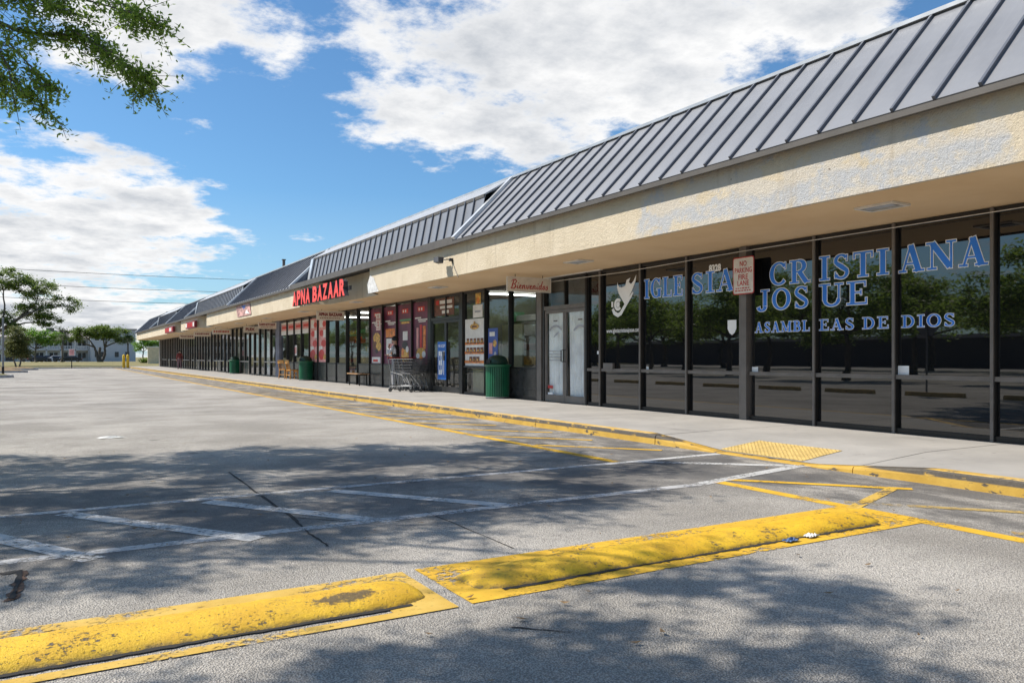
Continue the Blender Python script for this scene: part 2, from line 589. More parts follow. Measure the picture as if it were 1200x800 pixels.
simple('car_grey', (.2, .21, .22), .25, .4)
simple('car_white', (.6, .6, .6), .3)
simple('pole_wood', (.12, .09, .07), .9)
simple('crack', (.022, .02, .019), .95)
simple('vinyl_patch', (.55, .55, .54), .9, 0, .2, 9)
simple('frame_pale', (.42, .39, .35), .6)
simple('stop_tan', (.5, .36, .14), .8, 0, .25, 6)
simple('rust', (.11, .06, .035), .9, 0, .5, 20)
simple('litter_blue', (.10, .17, .32), .5)
simple('litter_white', (.75, .74, .7), .6)
simple('leaf_litter', (.2, .12, .05), .8, 0, .5, 30)
simple('far_wall', (.07, .068, .065), .9)
simple('banner_print', (.45, .25, .22), .6, 0, .7, 5)
m_emit('tube_light', (1, .98, .92), 7.0)
MT = MATS


# ------------------------------------------------------------------ mesh helpers
class MB:
    def __init__(self):
        self.v, self.f, self.mi = [], [], []

    def add(self, verts, faces, mi=0):
        b = len(self.v)
        self.v += [tuple(p) for p in verts]
        for f in faces:
            self.f.append(tuple(b + i for i in f)); self.mi.append(mi)

    def box(self, x0, x1, y0, y1, z0, z1, mi=0):
        self.add([(x0, y0, z0), (x1, y0, z0), (x1, y1, z0), (x0, y1, z0), (x0, y0, z1), (x1, y0, z1), (x1, y1, z1), (x0, y1, z1)],
                 [(0, 3, 2, 1), (4, 5, 6, 7), (0, 1, 5, 4), (1, 2, 6, 5), (2, 3, 7, 6), (3, 0, 4, 7)], mi)
        return self

    def poly(self, pts, mi=0):
        self.add(pts, [tuple(range(len(pts)))], mi)
        return self

    def prism(self, pts, d, mi=0):
        """extrude a polygon (list of 3D points) along vector d"""
        n = len(pts)
        d = Vector(d)
        top = [Vector(p) + d for p in pts]
        fs = [tuple(range(n))[::-1], tuple(range(n, 2 * n))]
        for i in range(n):
            j = (i + 1) % n
            fs.append((i, j, n + j, n + i))
        self.add(list(pts) + top, fs, mi)
        return self

    def tube(self, path, rad, seg=6, mi=0, cap=True):
        path = [Vector(p) for p in path]
        rings = []
        for i, p in enumerate(path):
            a = path[max(i - 1, 0)]; b = path[min(i + 1, len(path) - 1)]
            t = (b - a)
            if t.length < 1e-9: t = Vector((0, 0, 1))
            t.normalize()
            up = Vector((0, 0, 1)) if abs(t.z) < .9 else Vector((1, 0, 0))
            s = t.cross(up).normalized(); w = s.cross(t)
            r = rad[i] if isinstance(rad, (list, tuple)) else rad
            rings.append([p + (s * math.cos(2 * math.pi * k / seg) + w * math.sin(2 * math.pi * k / seg)) * r for k in range(seg)])
        vs = [q for rg in rings for q in rg]
        fs = []
        for i in range(len(rings) - 1):
            for k in range(seg):
                k2 = (k + 1) % seg
                fs.append((i * seg + k, i * seg + k2, (i + 1) * seg + k2, (i + 1) * seg + k))
        if cap:
            fs.append(tuple(range(seg))[::-1]); fs.append(tuple(len(vs) - seg + k for k in range(seg)))
        self.add(vs, fs, mi)
        return self

    def lathe(self, prof, c=(0, 0, 0), seg=24, mi=0):
        vs, fs = [], []
        for r, z in prof:
            for k in range(seg):
                a = 2 * math.pi * k / seg
                vs.append((c[0] + r * math.cos(a), c[1] + r * math.sin(a), c[2] + z))
        for i in range(len(prof) - 1):
            for k in range(seg):
                k2 = (k + 1) % seg
                fs.append((i * seg + k, i * seg + k2, (i + 1) * seg + k2, (i + 1) * seg + k))
        fs.append(tuple(range(seg))[::-1]); fs.append(tuple((len(prof) - 1) * seg + k for k in range(seg)))
        self.add(vs, fs, mi)
        return self

    def mesh(self, name, mats):
        me = bpy.data.meshes.new(name)
        me.from_pydata(self.v, [], self.f)
        if isinstance(mats, str): mats = [mats]
        for m in mats: me.materials.append(MT[m])
        if len(mats) > 1:
            me.polygons.foreach_set('material_index', self.mi)
        me.update()
        return me

    def build(self, name, mats, parent=None, smooth=False, loc=None):
        me = self.mesh(name, mats)
        if smooth:
            me.polygons.foreach_set('use_smooth', [True] * len(me.polygons))
        return link(name, me, parent, loc)


def link(name, me, parent=None, loc=None, rz=0.0):
    o = bpy.data.objects.new(name, me)
    COL.objects.link(o)
    if parent is not None: o.parent = parent
    if loc is not None: o.location = loc
    if rz: o.rotation_euler[2] = rz
    return o


def tag(o, label=None, cat=None, group=None, kind=None):
    if label: o['label'] = label
    if cat: o['category'] = cat
    if group: o['group'] = group
    if kind: o['kind'] = kind
    return o


def thing(name, label, cat, loc=(0, 0, 0), rz=0.0, group=None):
    o = link(name, None, None, loc, rz)
    o.empty_display_size = .2
    return tag(o, label, cat, group)


def structure(name, loc=(0, 0, 0)):
    o = link(name, None, None, loc)
    return tag(o, kind='structure')


def copy_tree(o, parent=None):
    c = o.copy()
    COL.objects.link(c)
    if parent is not None: c.parent = parent
    for ch in list(o.children):
        copy_tree(ch, c)
    return c


# ------------------------------------------------------------------ ground, markings
Z_LOT = 0.0
ground_o = MB().poly([(-2500, -2500, -.06), (2500, -2500, -.06), (2500, 2500, -.06), (-2500, 2500, -.06)]).build('ground', 'dry_grass')
tag(ground_o, kind='structure')
lot = MB().poly([(-70, -60, 0), (60, -60, 0), (60, 93, 0), (-70, 93, 0)]).build('parking_lot', 'asphalt')
tag(lot, kind='structure')
lawn = MB()
for i in range(40):
    x0, x1 = -140 + i * 7, -140 + (i + 1) * 7
    hs = [.10, .16, .2, .18, .12]
    ys = [93.3, 110, 140, 170, 196]
    for j in range(4):
        lawn.poly([(x0, ys[j], hs[j]), (x1, ys[j], hs[j]), (x1, ys[j + 1], hs[j + 1]), (x0, ys[j + 1], hs[j + 1])])
tag(lawn.build('lawn', 'dry_grass'), kind='structure')
tag(MB().box(-70, 60, 93.0, 93.3, -.05, .12).build('lawn_edge_kerb', 'kerb_grey'), kind='structure')
tag(MB().poly([(-140, 196, .05), (140, 196, .05), (140, 216, .05), (-140, 216, .05)]).build('far_road', 'asphalt'), kind='structure')


STRIPES = [0]


def stripe(name, a, b, w, m, z=.004):
    a = Vector((a[0], a[1], 0)); b = Vector((b[0], b[1], 0))
    d = (b - a).normalized(); s = Vector((-d.y, d.x, 0)) * w / 2
    n = max(1, int((b - a).length / 1.0))
    STRIPES[0] += 1
    z = .0022 + (.0016 if z > .006 else 0) + STRIPES[0] * .00003
    mb = MB()
    for i in range(n):
        p, q = a.lerp(b, i / n), a.lerp(b, (i + 1) / n)
        mb.poly([(p + s)[:2] + (z,), (p - s)[:2] + (z,), (q - s)[:2] + (z,), (q + s)[:2] + (z,)])
    return mb.build(name, m, lot)


# fire lane line beside the kerb
stripe('yellow_line', (5.50, 7.05), (5.50, 92), .14, 'yellow_paint')
stripe('yellow_line', (5.46, 5.45), (5.33, -3.0), .14, 'yellow_paint')
# diagonal hatching between that line and the kerb
y = 8.95
i = 0
while y < 60:
    L = 1.0 + .25 * random.random()
    stripe('hatch_stripe', (5.60, y), (5.60 + L, y - 1.22 * L), .10, 'yellow_paint' if i < 5 else ('yellow_worn' if i < 14 else 'yellow_faint'), .008)
    y += 1.38; i += 1
stripe('hatch_stripe', (5.62, 5.48), (6.66, 4.25), .11, 'yellow_paint', .008)
for yy in (4.15, 2.85, 1.5):
    stripe('hatch_stripe', (5.58, yy), (6.8, yy - 1.45), .10, 'yellow_faint', .008)
stripe('hatch_stripe', (5.4, 3.95), (6.5, 4.35), .10, 'yellow_worn', .012)
# marked crossing leading to the ramp
stripe('white_line', (-7, 6.9), (7.0, 6.98), .11, 'white_worn')
stripe('white_line', (-7, 5.36), (5.2, 5.42), .12, 'white_worn')
stripe('white_line', (5.2, 5.42), (7.03, 5.78), .14, 'white_paint', .008)
stripe('white_line', (5.25, 6.95), (7.03, 7.0), .11, 'white_paint', .008)
for (a, b) in (((75, 602), (302, 632)), ((242, 588), (462, 612)), ((-60, 618), (110, 656)), ((388, 575), (590, 592)), ((745, 541), (950, 546.5))):
    stripe('white_stripe', ground(*a), ground(*b), .15, 'white_paint', .008)
# painted rectangles under the speed bumps
stripe('yellow_rectangle', (-4, 3.94), (1.66, 3.94), .20, 'yellow_worn')
stripe('yellow_rectangle', (1.36, 3.62), (1.66, 3.62), .44, 'yellow_worn')
stripe('yellow_rectangle', (1.74, 3.70), (5.50, 3.70), .70, 'yellow_paint')
stripe('yellow_line', (-4, 3.40), (1.66, 3.37), .075, 'yellow_worn', .008)


def crack(pts, w, m='crack', z=.0035):
    mb = MB()
    pts = [Vector((*p, 0)) for p in pts]
    dense = []
    for a, b in zip(pts, pts[1:]):
        for k in range(8):
            q = a.lerp(b, k / 8)
            q += Vector((random.uniform(-1, 1), random.uniform(-1, 1), 0)) * w * .3
            dense.append(q)
    dense.append(pts[-1])
    last = None
    for i, q in enumerate(dense[:-1]):
        d = (dense[i + 1] - q).normalized(); s = Vector((-d.y, d.x, 0)) * w * random.uniform(.25, .7)
        cur = (q + s, q - s)
        if last: mb.poly([(*last[0].xy, z), (*last[1].xy, z), (*cur[1].xy, z), (*cur[0].xy, z)])
        last = cur
    return mb.build('asphalt_crack', m, lot)


crack([ground(268, 553), ground(305, 580), ground(342, 606), ground(362, 625), ground(388, 642)], .024)
crack([ground(342, 606), ground(420, 612)], .012)
crack([ground(600, 735), ground(680, 742)], .01)
crack([ground(-20, 675), ground(27, 669)], .05)
crack([ground(27, 669), ground(20, 690), ground(10, 706)], .05, 'rust', .005)
crack([ground(24, 670), ground(19, 690), ground(12, 705)], .025, 'crack', .008)
crack([ground(500, 600), ground(620, 650)], .01)

# ------------------------------------------------------------------ sidewalk with the dropped ramp, kerb
KX = 7.06
WALLX = 10.10
SW = .14


def ramp_f(y):
    if 5.72 <= y <= 7.05: return 1.0
    if 4.35 < y < 5.72: return (y - 4.35) / 1.37
    if 7.05 < y < 8.35: return (8.35 - y) / 1.30
    return 0.0


def sw_h(x, y):
    k = min(1, max(0, (8.35 - x) / 1.2))
    return SW - (SW - .012) * ramp_f(y) * k


sidewalk = structure('sidewalk')
y0 = -4.0
edges = [y0 + 3.05 * i for i in range(34)]
flat_slab = None
for a, b in zip(edges, edges[1:]):
    a2, b2 = a + .008, b - .008
    if b < 4.3 or a > 8.4:
        if flat_slab is None:
            flat_slab = MB().box(KX + .152, WALLX + .2, 0, 3.034, -.02, SW).mesh('slab', 'concrete')
        link('slab', flat_slab, sidewalk, (0, a2, 0))
    else:
        mb = MB()
        nx, ny = 14, 24
        xs = [KX + .152 + (WALLX + .2 - KX - .152) * i / nx for i in range(nx + 1)]
        ys = [a2 + (b2 - a2) * j / ny for j in range(ny + 1)]
        vs = [(x, yv, sw_h(x, yv)) for yv in ys for x in xs]
        fs = [(j * (nx + 1) + i, j * (nx + 1) + i + 1, (j + 1) * (nx + 1) + i + 1, (j + 1) * (nx + 1) + i) for j in range(ny) for i in range(nx)]
        mb.add(vs, fs)
        mb.build('slab', 'concrete', sidewalk)
kerb = structure('kerb')
kedges = [-4 + 3.05 * i for i in range(33)]
for a, b in zip(kedges, kedges[1:]):
    mb = MB()
    n = 14
    rings = []
    for j in range(n + 1):
        yv = a + .006 + (b - a - .012) * j / n
        h = sw_h(KX, yv) + .002
        wob = .008 * math.sin(yv * 2.1) + random.uniform(-.004, .004)
        lowr = min(1, h / SW)
        prof = [(KX + wob, -.02), (KX + wob + .004, h * .55), (KX + wob + .012, h - .022 * lowr), (KX + wob + .02, h - .008 * lowr),
                (KX + wob + .034, h), (KX + .148, h), (KX + .148, -.02)]
        rings.append([(x, yv, z) for x, z in prof])
    vs = [p for r_ in rings for p in r_]
    m = 7
    fs = [(j * m + i, j * m + (i + 1) % m, (j + 1) * m + (i + 1) % m, (j + 1) * m + i) for j in range(n) for i in range(m)]
    fs += [tuple(range(m)), tuple(n * m + i for i in range(m))[::-1]]
    mb.add(vs, fs)
    mb.build('kerb_stone', 'kerb_yellow', kerb)
# truncated dome mat on the ramp
mat_mb = MB()
tx0, tx1, ty0, ty1 = 7.23, 7.93, 5.92, 7.16
for i in range(7):
    for j in range(10):
        xa, xb = tx0 + (tx1 - tx0) * i / 7, tx0 + (tx1 - tx0) * (i + 1) / 7
        ya, yb = ty0 + (ty1 - ty0) * j / 10, ty0 + (ty1 - ty0) * (j + 1) / 10
        mat_mb.poly([(xa, ya, sw_h(xa, ya) + .005), (xb, ya, sw_h(xb, ya) + .005), (xb, yb, sw_h(xb, yb) + .005), (xa, yb, sw_h(xa, yb) + .005)])
for i in range(12):
    for j in range(21):
        x = tx0 + .03 + i * .0582; yv = ty0 + .03 + j * .0592
        z = sw_h(x, yv) + .004
        ring = lambda r, h: [(x + r * math.cos(k * math.pi / 3), yv + r * math.sin(k * math.pi / 3), z + h) for k in range(6)]
        mat_mb.add(ring(.018, 0) + ring(.011, .008), [(k, (k + 1) % 6, 6 + (k + 1) % 6, 6 + k) for k in range(6)] + [(6, 7, 8, 9, 10, 11)])
o = mat_mb.build('tactile_mat', 'tactile_yellow', sidewalk)
o['label'] = 'yellow dome-studded tactile mat on the kerb ramp'

# ------------------------------------------------------------------ the shop building
mall = thing('strip_mall', 'long single-storey shop row with cream stucco fascia and grey standing-seam mansard roof', 'building', (0, 0, 0))
YA, YB = -6.0, 94.0
ZS = 3.04           # soffit height
FX = 7.77           # fascia plane
WX = 10.06          # glass plane
NOTCH = [(21.3, 21.9, 26.6, 27.0), (48.9, 49.4, 52.2, 52.5), (59.6, 60.1, 62.6, 62.9)]
path = [(FX, YA)]
for a, b, c, d in NOTCH:
    path += [(FX, a), (FX + .45, b), (FX + .45, c), (FX, d)]
path.append((FX, YB))
# fascia, subdivided so that its lower edge is a little uneven
fa = MB()
for (xa, ya), (xb, yb) in zip(path, path[1:]):
    n = max(1, int((yb - ya) / .4))
    for i in range(n):
        pa = (xa + (xb - xa) * i / n, ya + (yb - ya) * i / n)
        pb = (xa + (xb - xa) * (i + 1) / n, ya + (yb - ya) * (i + 1) / n)
        fa.poly([(pa[0], pa[1], ZS - .03), (pb[0], pb[1], ZS - .03), (pb[0], pb[1], 3.76), (pa[0], pa[1], 3.76)])
        fa.poly([(pa[0], pa[1], ZS - .03), (pa[0] + .06, pa[1], ZS - .03), (pb[0] + .06, pb[1], ZS - .03), (pb[0], pb[1], ZS - .03)])
fa.poly([(FX, YB, ZS - .03), (FX, YB, 3.76), (WALLX + 8, YB, 3.76), (WALLX + 8, YB, ZS - .03)])
fascia = fa.build('fascia', 'stucco', mall)
so = MB()
for (xa, ya), (xb, yb) in zip(path, path[1:]):
    so.poly([(xa + .05, ya, ZS), (WALLX + .15, ya, ZS), (WALLX + .15, yb, ZS), (xb + .05, yb, ZS)])
soffit = so.build('soffit', 'soffit_paint', mall)
# dark wall shell behind the glazing and end walls
sh = MB()
sh.box(18.2, 18.4, YA, YB, 0, 5.2)
sh.box(WALLX, 18.2, YB - .3, YB - .02, 0, 3.0)
sh.box(WALLX, 18.2, YA, YA + .2, 0, 3.0)
sh.build('wall', 'cream_wall', mall)
MB().poly([(7.7, YA, 3.78), (18.2, YA, 3.78), (18.2, YB, 3.78), (7.7, YB, 3.78)]).build('roof_deck', 'wall_dark', mall)
MB().box(9.2, 18.3, YA, YB - .5, 5.1, 5.2).build('roof_top', 'roof_cap', mall)

# mansard roof --------------------------------------------------
EA, RA = (7.63, 3.762), (9.15, 5.30)      # proud sections: eave, ridge
REC = [(7.66, 3.735), (7.70, 3.86), (8.28, 4.06), (8.44, 4.86), (9.15, 5.30)]
SECT = [(YA, 15.6, True), (15.6, 29.35, False), (29.35, 41.7, True), (41.7, 56.6, False), (56.6, 67.0, True), (67.0, 79.0, False), (79.0, YB + .1, True)]
PW = .457


def slab_between(mb, a, b, y0, y1, th=.012, mi=0):
    ax, az = a; bx, bz = b
    d = Vector((bx - ax, 0, bz - az)).normalized()
    nrm = Vector((-d.z, 0, d.x)) * th
    mb.prism([(ax, y0, az), (ax, y1, az), (bx, y1, bz), (bx, y0, bz)], nrm, mi)


def seam_on(mb, a, b, y, w=.032, h=.05, mi=1):
    ax, az = a; bx, bz = b
    d = Vector((bx - ax, 0, bz - az)).normalized()
    nrm = Vector((-d.z, 0, d.x)) * h
    mb.prism([(ax, y - w / 2, az), (ax, y + w / 2, az), (bx, y + w / 2, bz), (bx, y - w / 2, bz)], nrm, mi)


def panel_mesh(a, b):
    mb = MB()
    slab_between(mb, a, b, 0, PW - .002)
    seam_on(mb, a, b, PW)
    return mb.mesh('roof_panel', ['roof_metal', 'roof_seam'])


pm_proud = panel_mesh(EA, RA)
pm_rec = panel_mesh(REC[2], REC[3])
for si, (a, b, proud) in enumerate(SECT):
    sec = MB()
    near = b <= 30
    # ridge cap, drip edge, flashings: the section's own trim
    if proud:
        sec.box(9.06, 9.5, a + .002, b - .002, 5.285, 5.335, 1)
        sec.box(9.10, 9.14, a + .004, b - .004, 5.22, 5.284, 2)
        sec.box(7.61, 7.668, a + .002, b - .002, 3.685, 3.752, 2)
        for yy, inner in ((a, 1), (b, -1)):
            if yy in (YA,): continue
            ya2, yb2 = sorted((yy, yy + inner * .14))
            slab_between(sec, (EA[0] - .01, EA[1] + .012), (RA[0], RA[1] + .0), ya2, yb2, .075, 3)
            # end cheek closing the step down to the recessed bay
            sec.prism([(EA[0], yy, EA[1]), (RA[0], yy, RA[1]), (9.3, yy, 5.28), (9.3, yy, 3.74)], (0, inner * .03, 0), 4)
    else:
        sec.box(7.61, 7.70, a + .002, b - .002, 3.685, 3.86, 2)
        slab_between(sec, REC[1], REC[2], a + .002, b - .002, .012, 4)
        slab_between(sec, REC[3], REC[4], a + .002, b - .002, .03, 1)
        sec.box(8.40, 8.45, a + .004, b - .004, 4.80, 4.872, 2)
        sec.box(9.12, 9.5, a + .002, b - .002, 5.28, 5.37, 1)
        slab_between(sec, (REC[2][0] - .03, REC[2][1]), (REC[3][0] - .03, REC[3][1]), b - .36, b - .06, .03, 3)
    root = sec.build('roof_section', ['roof_metal', 'roof_cap', 'drip_edge', 'flashing', 'roof_seam'], mall)
    n = int((b - a) / PW)
    st = b - n * PW if si == 0 else a
    if near:
        for k in range(n):
            yk = st + k * PW
            if si == 0 and yk < .3: continue
            link('roof_panel', pm_proud if proud else pm_rec, root, (0, yk, 0))
    pl = MB()
    lo, hi = ((YA, st + PW * (int((.3 - st) / PW) + 1)) if si == 0 else (a, b))
    if near and si == 0 or not near:
        pa, pb = (EA, RA) if proud else (REC[2], REC[3])
        slab_between(pl, pa, pb, lo + .003, hi - .003)
        k = 0
        while lo + (k + 1) * PW < hi:
            seam_on(pl, pa, pb, lo + (k + 1) * PW); k += 1
        o = pl.build('roof_panels', ['roof_metal', 'roof_seam'], root)
        o['kind'] = 'stuff'
MB().box(10.25, 10.37, 41.0, 41.12, 5.15, 6.2).box(10.22, 10.40, 40.97, 41.15, 6.202, 6.25).build('vent_pipe', 'drip_edge', mall)
MB().box(10.2, 10.8, 88.6, 89.2, 5.15, 5.85).box(10.15, 10.85, 88.5, 89.3, 5.852, 5.9).build('rooftop_unit', 'drip_edge', mall)

# soffit light fixtures
fx_mesh = None
for k in range(11):
    yk = 5.98 + 6.42 * k
    if fx_mesh is None:
        mb = MB()
        for (a, b, c, d) in ((-.26, .26, -.18, -.14), (-.26, .26, .14, .18), (-.26, -.22, -.139, .139), (.22, .26, -.139, .139)):
            mb.box(c, d, a, b, -.028, -.002, 0)
        mb.box(-.139, .139, -.219, .219, -.006, -.003, 1)
        mb.poly([(-.12, -.19, -.018), (.02, -.19, -.03), (.02, .19, -.03), (-.12, .19, -.018)], 2)
        fx_mesh = mb.mesh('soffit_light', ['sign_white', 'frame_black', 'vinyl_grey'])
    link('soffit_light', fx_mesh, mall, (8.75, yk, ZS))

# storefront bays -----------------------------------------------
MOD = 1.312
RAIL = .92
HEAD = 3.03


def bay_mesh(w, kind):
    """frame of one bay, local y 0..w, x measured from the glass plane"""
    mb = MB()
    jw = .026
    mb.box(-.055, .06, -jw, jw, SW, HEAD, 0)                      # mullion at the near side
    mb.box(-.08, -.056, -.02, .02, SW, HEAD, 1)                # nose of the mullion, its lit front put into a lighter colour
    mb.box(-.045, .05, jw, w - jw, SW, SW + .07, 0)               # sill
    mb.box(-.045, .05, jw, w - jw, HEAD - .06, HEAD, 0)
    if kind in ('church', 'tall'):
        mb.box(-.06, .05, jw, w - jw, RAIL - .035, RAIL + .025, 1)
    if kind == 'shop':
        mb.box(-.05, .05, jw, w - jw, RAIL - .03, RAIL + .02, 0)
    return mb.mesh('window', ['frame_bronze' if kind == 'church' else 'frame_black', 'frame_taupe' if kind == 'church' else 'frame_bronze'])


BM = {k: bay_mesh(MOD, k) for k in ('church', 'shop', 'tall', 'plain')}
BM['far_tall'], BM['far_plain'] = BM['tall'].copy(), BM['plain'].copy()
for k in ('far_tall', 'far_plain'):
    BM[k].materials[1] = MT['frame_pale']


def quad_mesh(name, y0, y1, z0, z1, m, th=.008):
    return MB().box(0, th, y0, y1, z0, z1).mesh(name, m)


PANE = {}
for nm, m in (('dark', 'tinted_glass'), ('clear', 'shop_glass')):
    PANE[nm, 'up'] = quad_mesh('pane', .037, MOD - .037, RAIL + .027, HEAD - .062, m)
    PANE[nm, 'low'] = quad_mesh('pane', .037, MOD - .037, SW + .072, RAIL - .037, m)
    PANE[nm, 'full'] = quad_mesh('pane', .037, MOD - .037, SW + .072, HEAD - .062, m)
BULK = MB()
for j in range(2):
    BULK.box(-.04, .04, .037 + j * .62, .037 + j * .62 + .614, SW + .072, SW + .24)
    BULK.box(-.045, .04, .037 + j * .62, .037 + j * .62 + .614, SW + .246, RAIL - .034)
BULKM = BULK.mesh('bulkhead_panel', 'bulkhead_tile')


def bay(y, kind, glass, low='pane'):
    w = link('window', BM[kind], mall, (WX, y, 0))
    if kind.endswith('plain'):
        link('pane', PANE[glass, 'full'], w)
    else:
        link('pane', PANE[glass, 'up'], w)
        if low == 'pane': link('pane', PANE[glass, 'low'], w)
        else: link('bulkhead_panel', BULKM, w)
    return w


# the church windows: y from -5 up to the door
Y0 = 5.34
for k in range(-8, 3):
    bay(Y0 + MOD * k, 'church', 'dark')
for k in range(3):
    bay(9.44 + MOD * k, 'church', 'dark')
YP = 9.44 + MOD * 3         # narrow sidelight then the door
sl = MB().box(-.055, .06, -.035, .035, SW, HEAD, 0).box(-.085, -.056, -.022, .022, SW, HEAD, 1).box(-.045, .05, .035, .48, SW, SW + .07, 0)
sl.box(-.045, .05, .035, .48, HEAD - .06, HEAD, 0).box(-.06, .05, .035, .48, RAIL - .035, RAIL + .025, 1)
w = sl.build('window', ['frame_bronze', 'frame_taupe'], mall, loc=(WX, YP, 0))
link('pane', quad_mesh('pane', .037, .48, RAIL + .027, HEAD - .062, 'tinted_glass'), w)
link('pane', quad_mesh('pane', .037, .48, SW + .072, RAIL - .037, 'tinted_glass'), w)
# pier that carries the fire lane sign
MB().box(9.955, 10.14, 9.28, 9.40, SW, HEAD).build('pier', 'frame_taupe', mall)


def double_door(ya, yb, glass, top=2.28, fm=('frame_bronze', 'frame_taupe'), curtains=False, label=None):
    d = link('door', None, mall, (WX, ya, 0))
    w = yb - ya
    fr = MB()
    fr.box(-.07, .06, 0, .06, SW, HEAD, 0).box(-.07, .06, w - .06, w, SW, HEAD, 0)
    fr.box(-.075, .06, .06, w - .06, top, top + .09, 1).box(-.05, .05, .06, w - .06, HEAD - .06, HEAD, 0)
    fr.box(-.05, .05, w / 2 - .025, w / 2 + .025, top + .09, HEAD - .06, 0)
    fr.build('frame', fm, d)
    for (p, q) in ((.064, w / 2 - .004), (w / 2 + .004, w - .064)):
        lf = MB()
        lf.box(-.05, 0, p, p + .06, SW + .012, top - .006, 0).box(-.05, 0, q - .06, q, SW + .012, top - .006, 0)
        lf.box(-.048, 0, p + .06, q - .06, SW + .012, SW + .17, 0).box(-.048, 0, p + .06, q - .06, top - .08, top - .006, 0)
        lf.build('door_leaf', [fm[1]], d)
        link('pane', quad_mesh('pane', p + .062, q - .062, SW + .172, top - .082, glass), d, (-.02, 0, 0))
    link('pane', quad_mesh('pane', .062, w / 2 - .027, top + .092, HEAD - .062, glass), d)
    link('pane', quad_mesh('pane', w / 2 + .027, w - .062, top + .092, HEAD - .062, glass), d)
    for s in (-1, 1):
        h = MB()
        yy = w / 2 + s * .045
        h.tube([(-.05, yy, 1.08), (-.11, yy, 1.09), (-.11, yy, 1.34), (-.05, yy, 1.35)], .013, 6)
        h.build('handle', 'black_metal', d)
    if curtains:
        for (p, q) in ((.13, w / 2 - .07), (w / 2 + .07, w - .13)):
            c = MB()
            n = 70
            vs, fs = [], []
            for i in range(n + 1):
                yy = p + (q - p) * i / n
                xx = .05 + .018 * math.sin(i * .95) + .012 * math.sin(i * .37 + p * 5)
                for j, zz in enumerate((SW + .16, 1.2, top - .07)):
                    vs.append((xx * (1 + .25 * (1 - j)), yy, zz))
            for i in range(n):
                for j in range(2):
                    fs.append((i * 3 + j, i * 3 + j + 1, (i + 1) * 3 + j + 1, (i + 1) * 3 + j))
            c.add(vs, fs)
            c.build('curtain', 'curtain_white', d, smooth=True)
    if label: d['label'] = label
    return d


church_door = double_door(13.86, 15.62, 'door_glass', curtains=True, label='glass double door with white curtains behind it')
# dark box behind the church door so that nothing shows through but the curtain
MB().box(10.4, 10.45, 13.0, 15.9, SW, HEAD).build('partition', 'interior_wall', mall)
MB().box(9.97, 10.16, 15.66, 15.86, SW, HEAD).build('pier', 'frame_taupe', mall)
MB().box(9.93, 10.02, 13.3, 15.75, HEAD - .01, HEAD + .06).build('head_trim', 'sign_white', mall)
# grocery shop bays
SHOP = [(15.90, 'shop', 'b'), (17.212, 'shop', 'p'), (18.524, 'shop', 'p')]
for yk, kd, lw in SHOP:
    bay(yk, kd, 'clear', 'bulkhead' if lw == 'b' else 'pane')
MB().box(9.98, 10.14, 19.84, 20.0, SW, HEAD).build('pier', 'frame_black', mall)
shop_door = double_door(20.0, 22.0, 'shop_glass', fm=('frame_black', 'frame_black'), label='black framed glass double door of the grocery shop')
MB().box(9.98, 10.14, 22.0, 22.2, SW, HEAD).build('pier', 'frame_black', mall)
yk = 22.2
SIDE_DOOR = None
for k in range(14):
    y_ = 22.2 + MOD * k
    if k == 5:
        bay(y_, 'plain', 'clear')
        SIDE_DOOR = y_
    else:
        bay(y_, 'shop', 'clear', 'bulkhead')
END1 = 22.2 + MOD * 14      # 40.57
MB().box(9.96, 10.2, END1 + .04, END1 + .8, SW, HEAD).build('pier', 'block_blue_grey', mall)
y_ = END1 + .84
pat = ['tall', 'tall', 'plain', 'tall', 'plain', 'tall']
k = 0
while y_ + MOD < YB - .5:
    if 49.3 < y_ < 50.4:
        pier = link('pier', None, mall, (0, 0, 0))
        for r_ in range(10):
            for c_ in range(2):
                ww = random.uniform(.42, .55) if c_ == 0 else .0
                off = .5 if r_ % 2 == 0 else .38
                a_, b_ = (y_ + .04, y_ + .04 + off - .006) if c_ == 0 else (y_ + .04 + off, y_ + 1.0)
                MB().box(9.90 + random.uniform(-.02, .02), 10.2, a_, b_, SW + r_ * .286, SW + r_ * .286 + .28).build('stone', 'stone_pier', pier)
        y_ += 1.04
        continue
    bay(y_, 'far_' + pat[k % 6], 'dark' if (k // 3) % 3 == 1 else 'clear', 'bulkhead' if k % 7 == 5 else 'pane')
    if k in (1, 3, 5, 7, 8, 10, 13, 15, 16, 18, 20, 22, 24, 25, 28, 30, 33):
        m_ = ('pane_green', 'curtain_white', 'block_blue_grey', 'cream_board')[k % 4]
        MB().box(10.12, 10.14, y_ + .06, y_ + MOD - .06, SW + .08, random.choice((1.2, 2.6, 2.9))).build('blind', m_, mall)
    y_ += MOD
    k += 1
MB().box(9.96, 10.2, y_, YB - .3, SW, HEAD).build('pier', 'frame_taupe', mall)
# rooms behind the clear glass
room = MB()
room.poly([(10.15, 15.9, SW + .003), (18.1, 15.9, SW + .003), (18.1, YB - .4, SW + .003), (10.15, YB - .4, SW + .003)], 1)
room.poly([(10.15, 15.9, 3.2), (18.1, 15.9, 3.2), (18.1, YB - .4, 3.2), (10.15, YB - .4, 3.2)], 0)
room.poly([(17.0, 15.9, 0), (17.0, YB - .4, 0), (17.0, YB - .4, 3.2), (17.0, 15.9, 3.2)], 0)
for yy in (15.88, 22.6, 40.9, 50.0, 61, 72, 83):
    room.poly([(10.17, yy, 0), (17, yy, 0), (17, yy, 3.2), (10.17, yy, 3.2)], 0)
room.build('interior', ['interior_wall', 'interior_floor'], mall)
tb = MB()
for yy in (18.0, 21.0, 25, 29, 33, 37, 45, 54, 64):
    tb.box(11.5, 16.5, yy - .05, yy + .05, 3.10, 3.15)
tb.build('tube_lights', 'tube_light', mall)
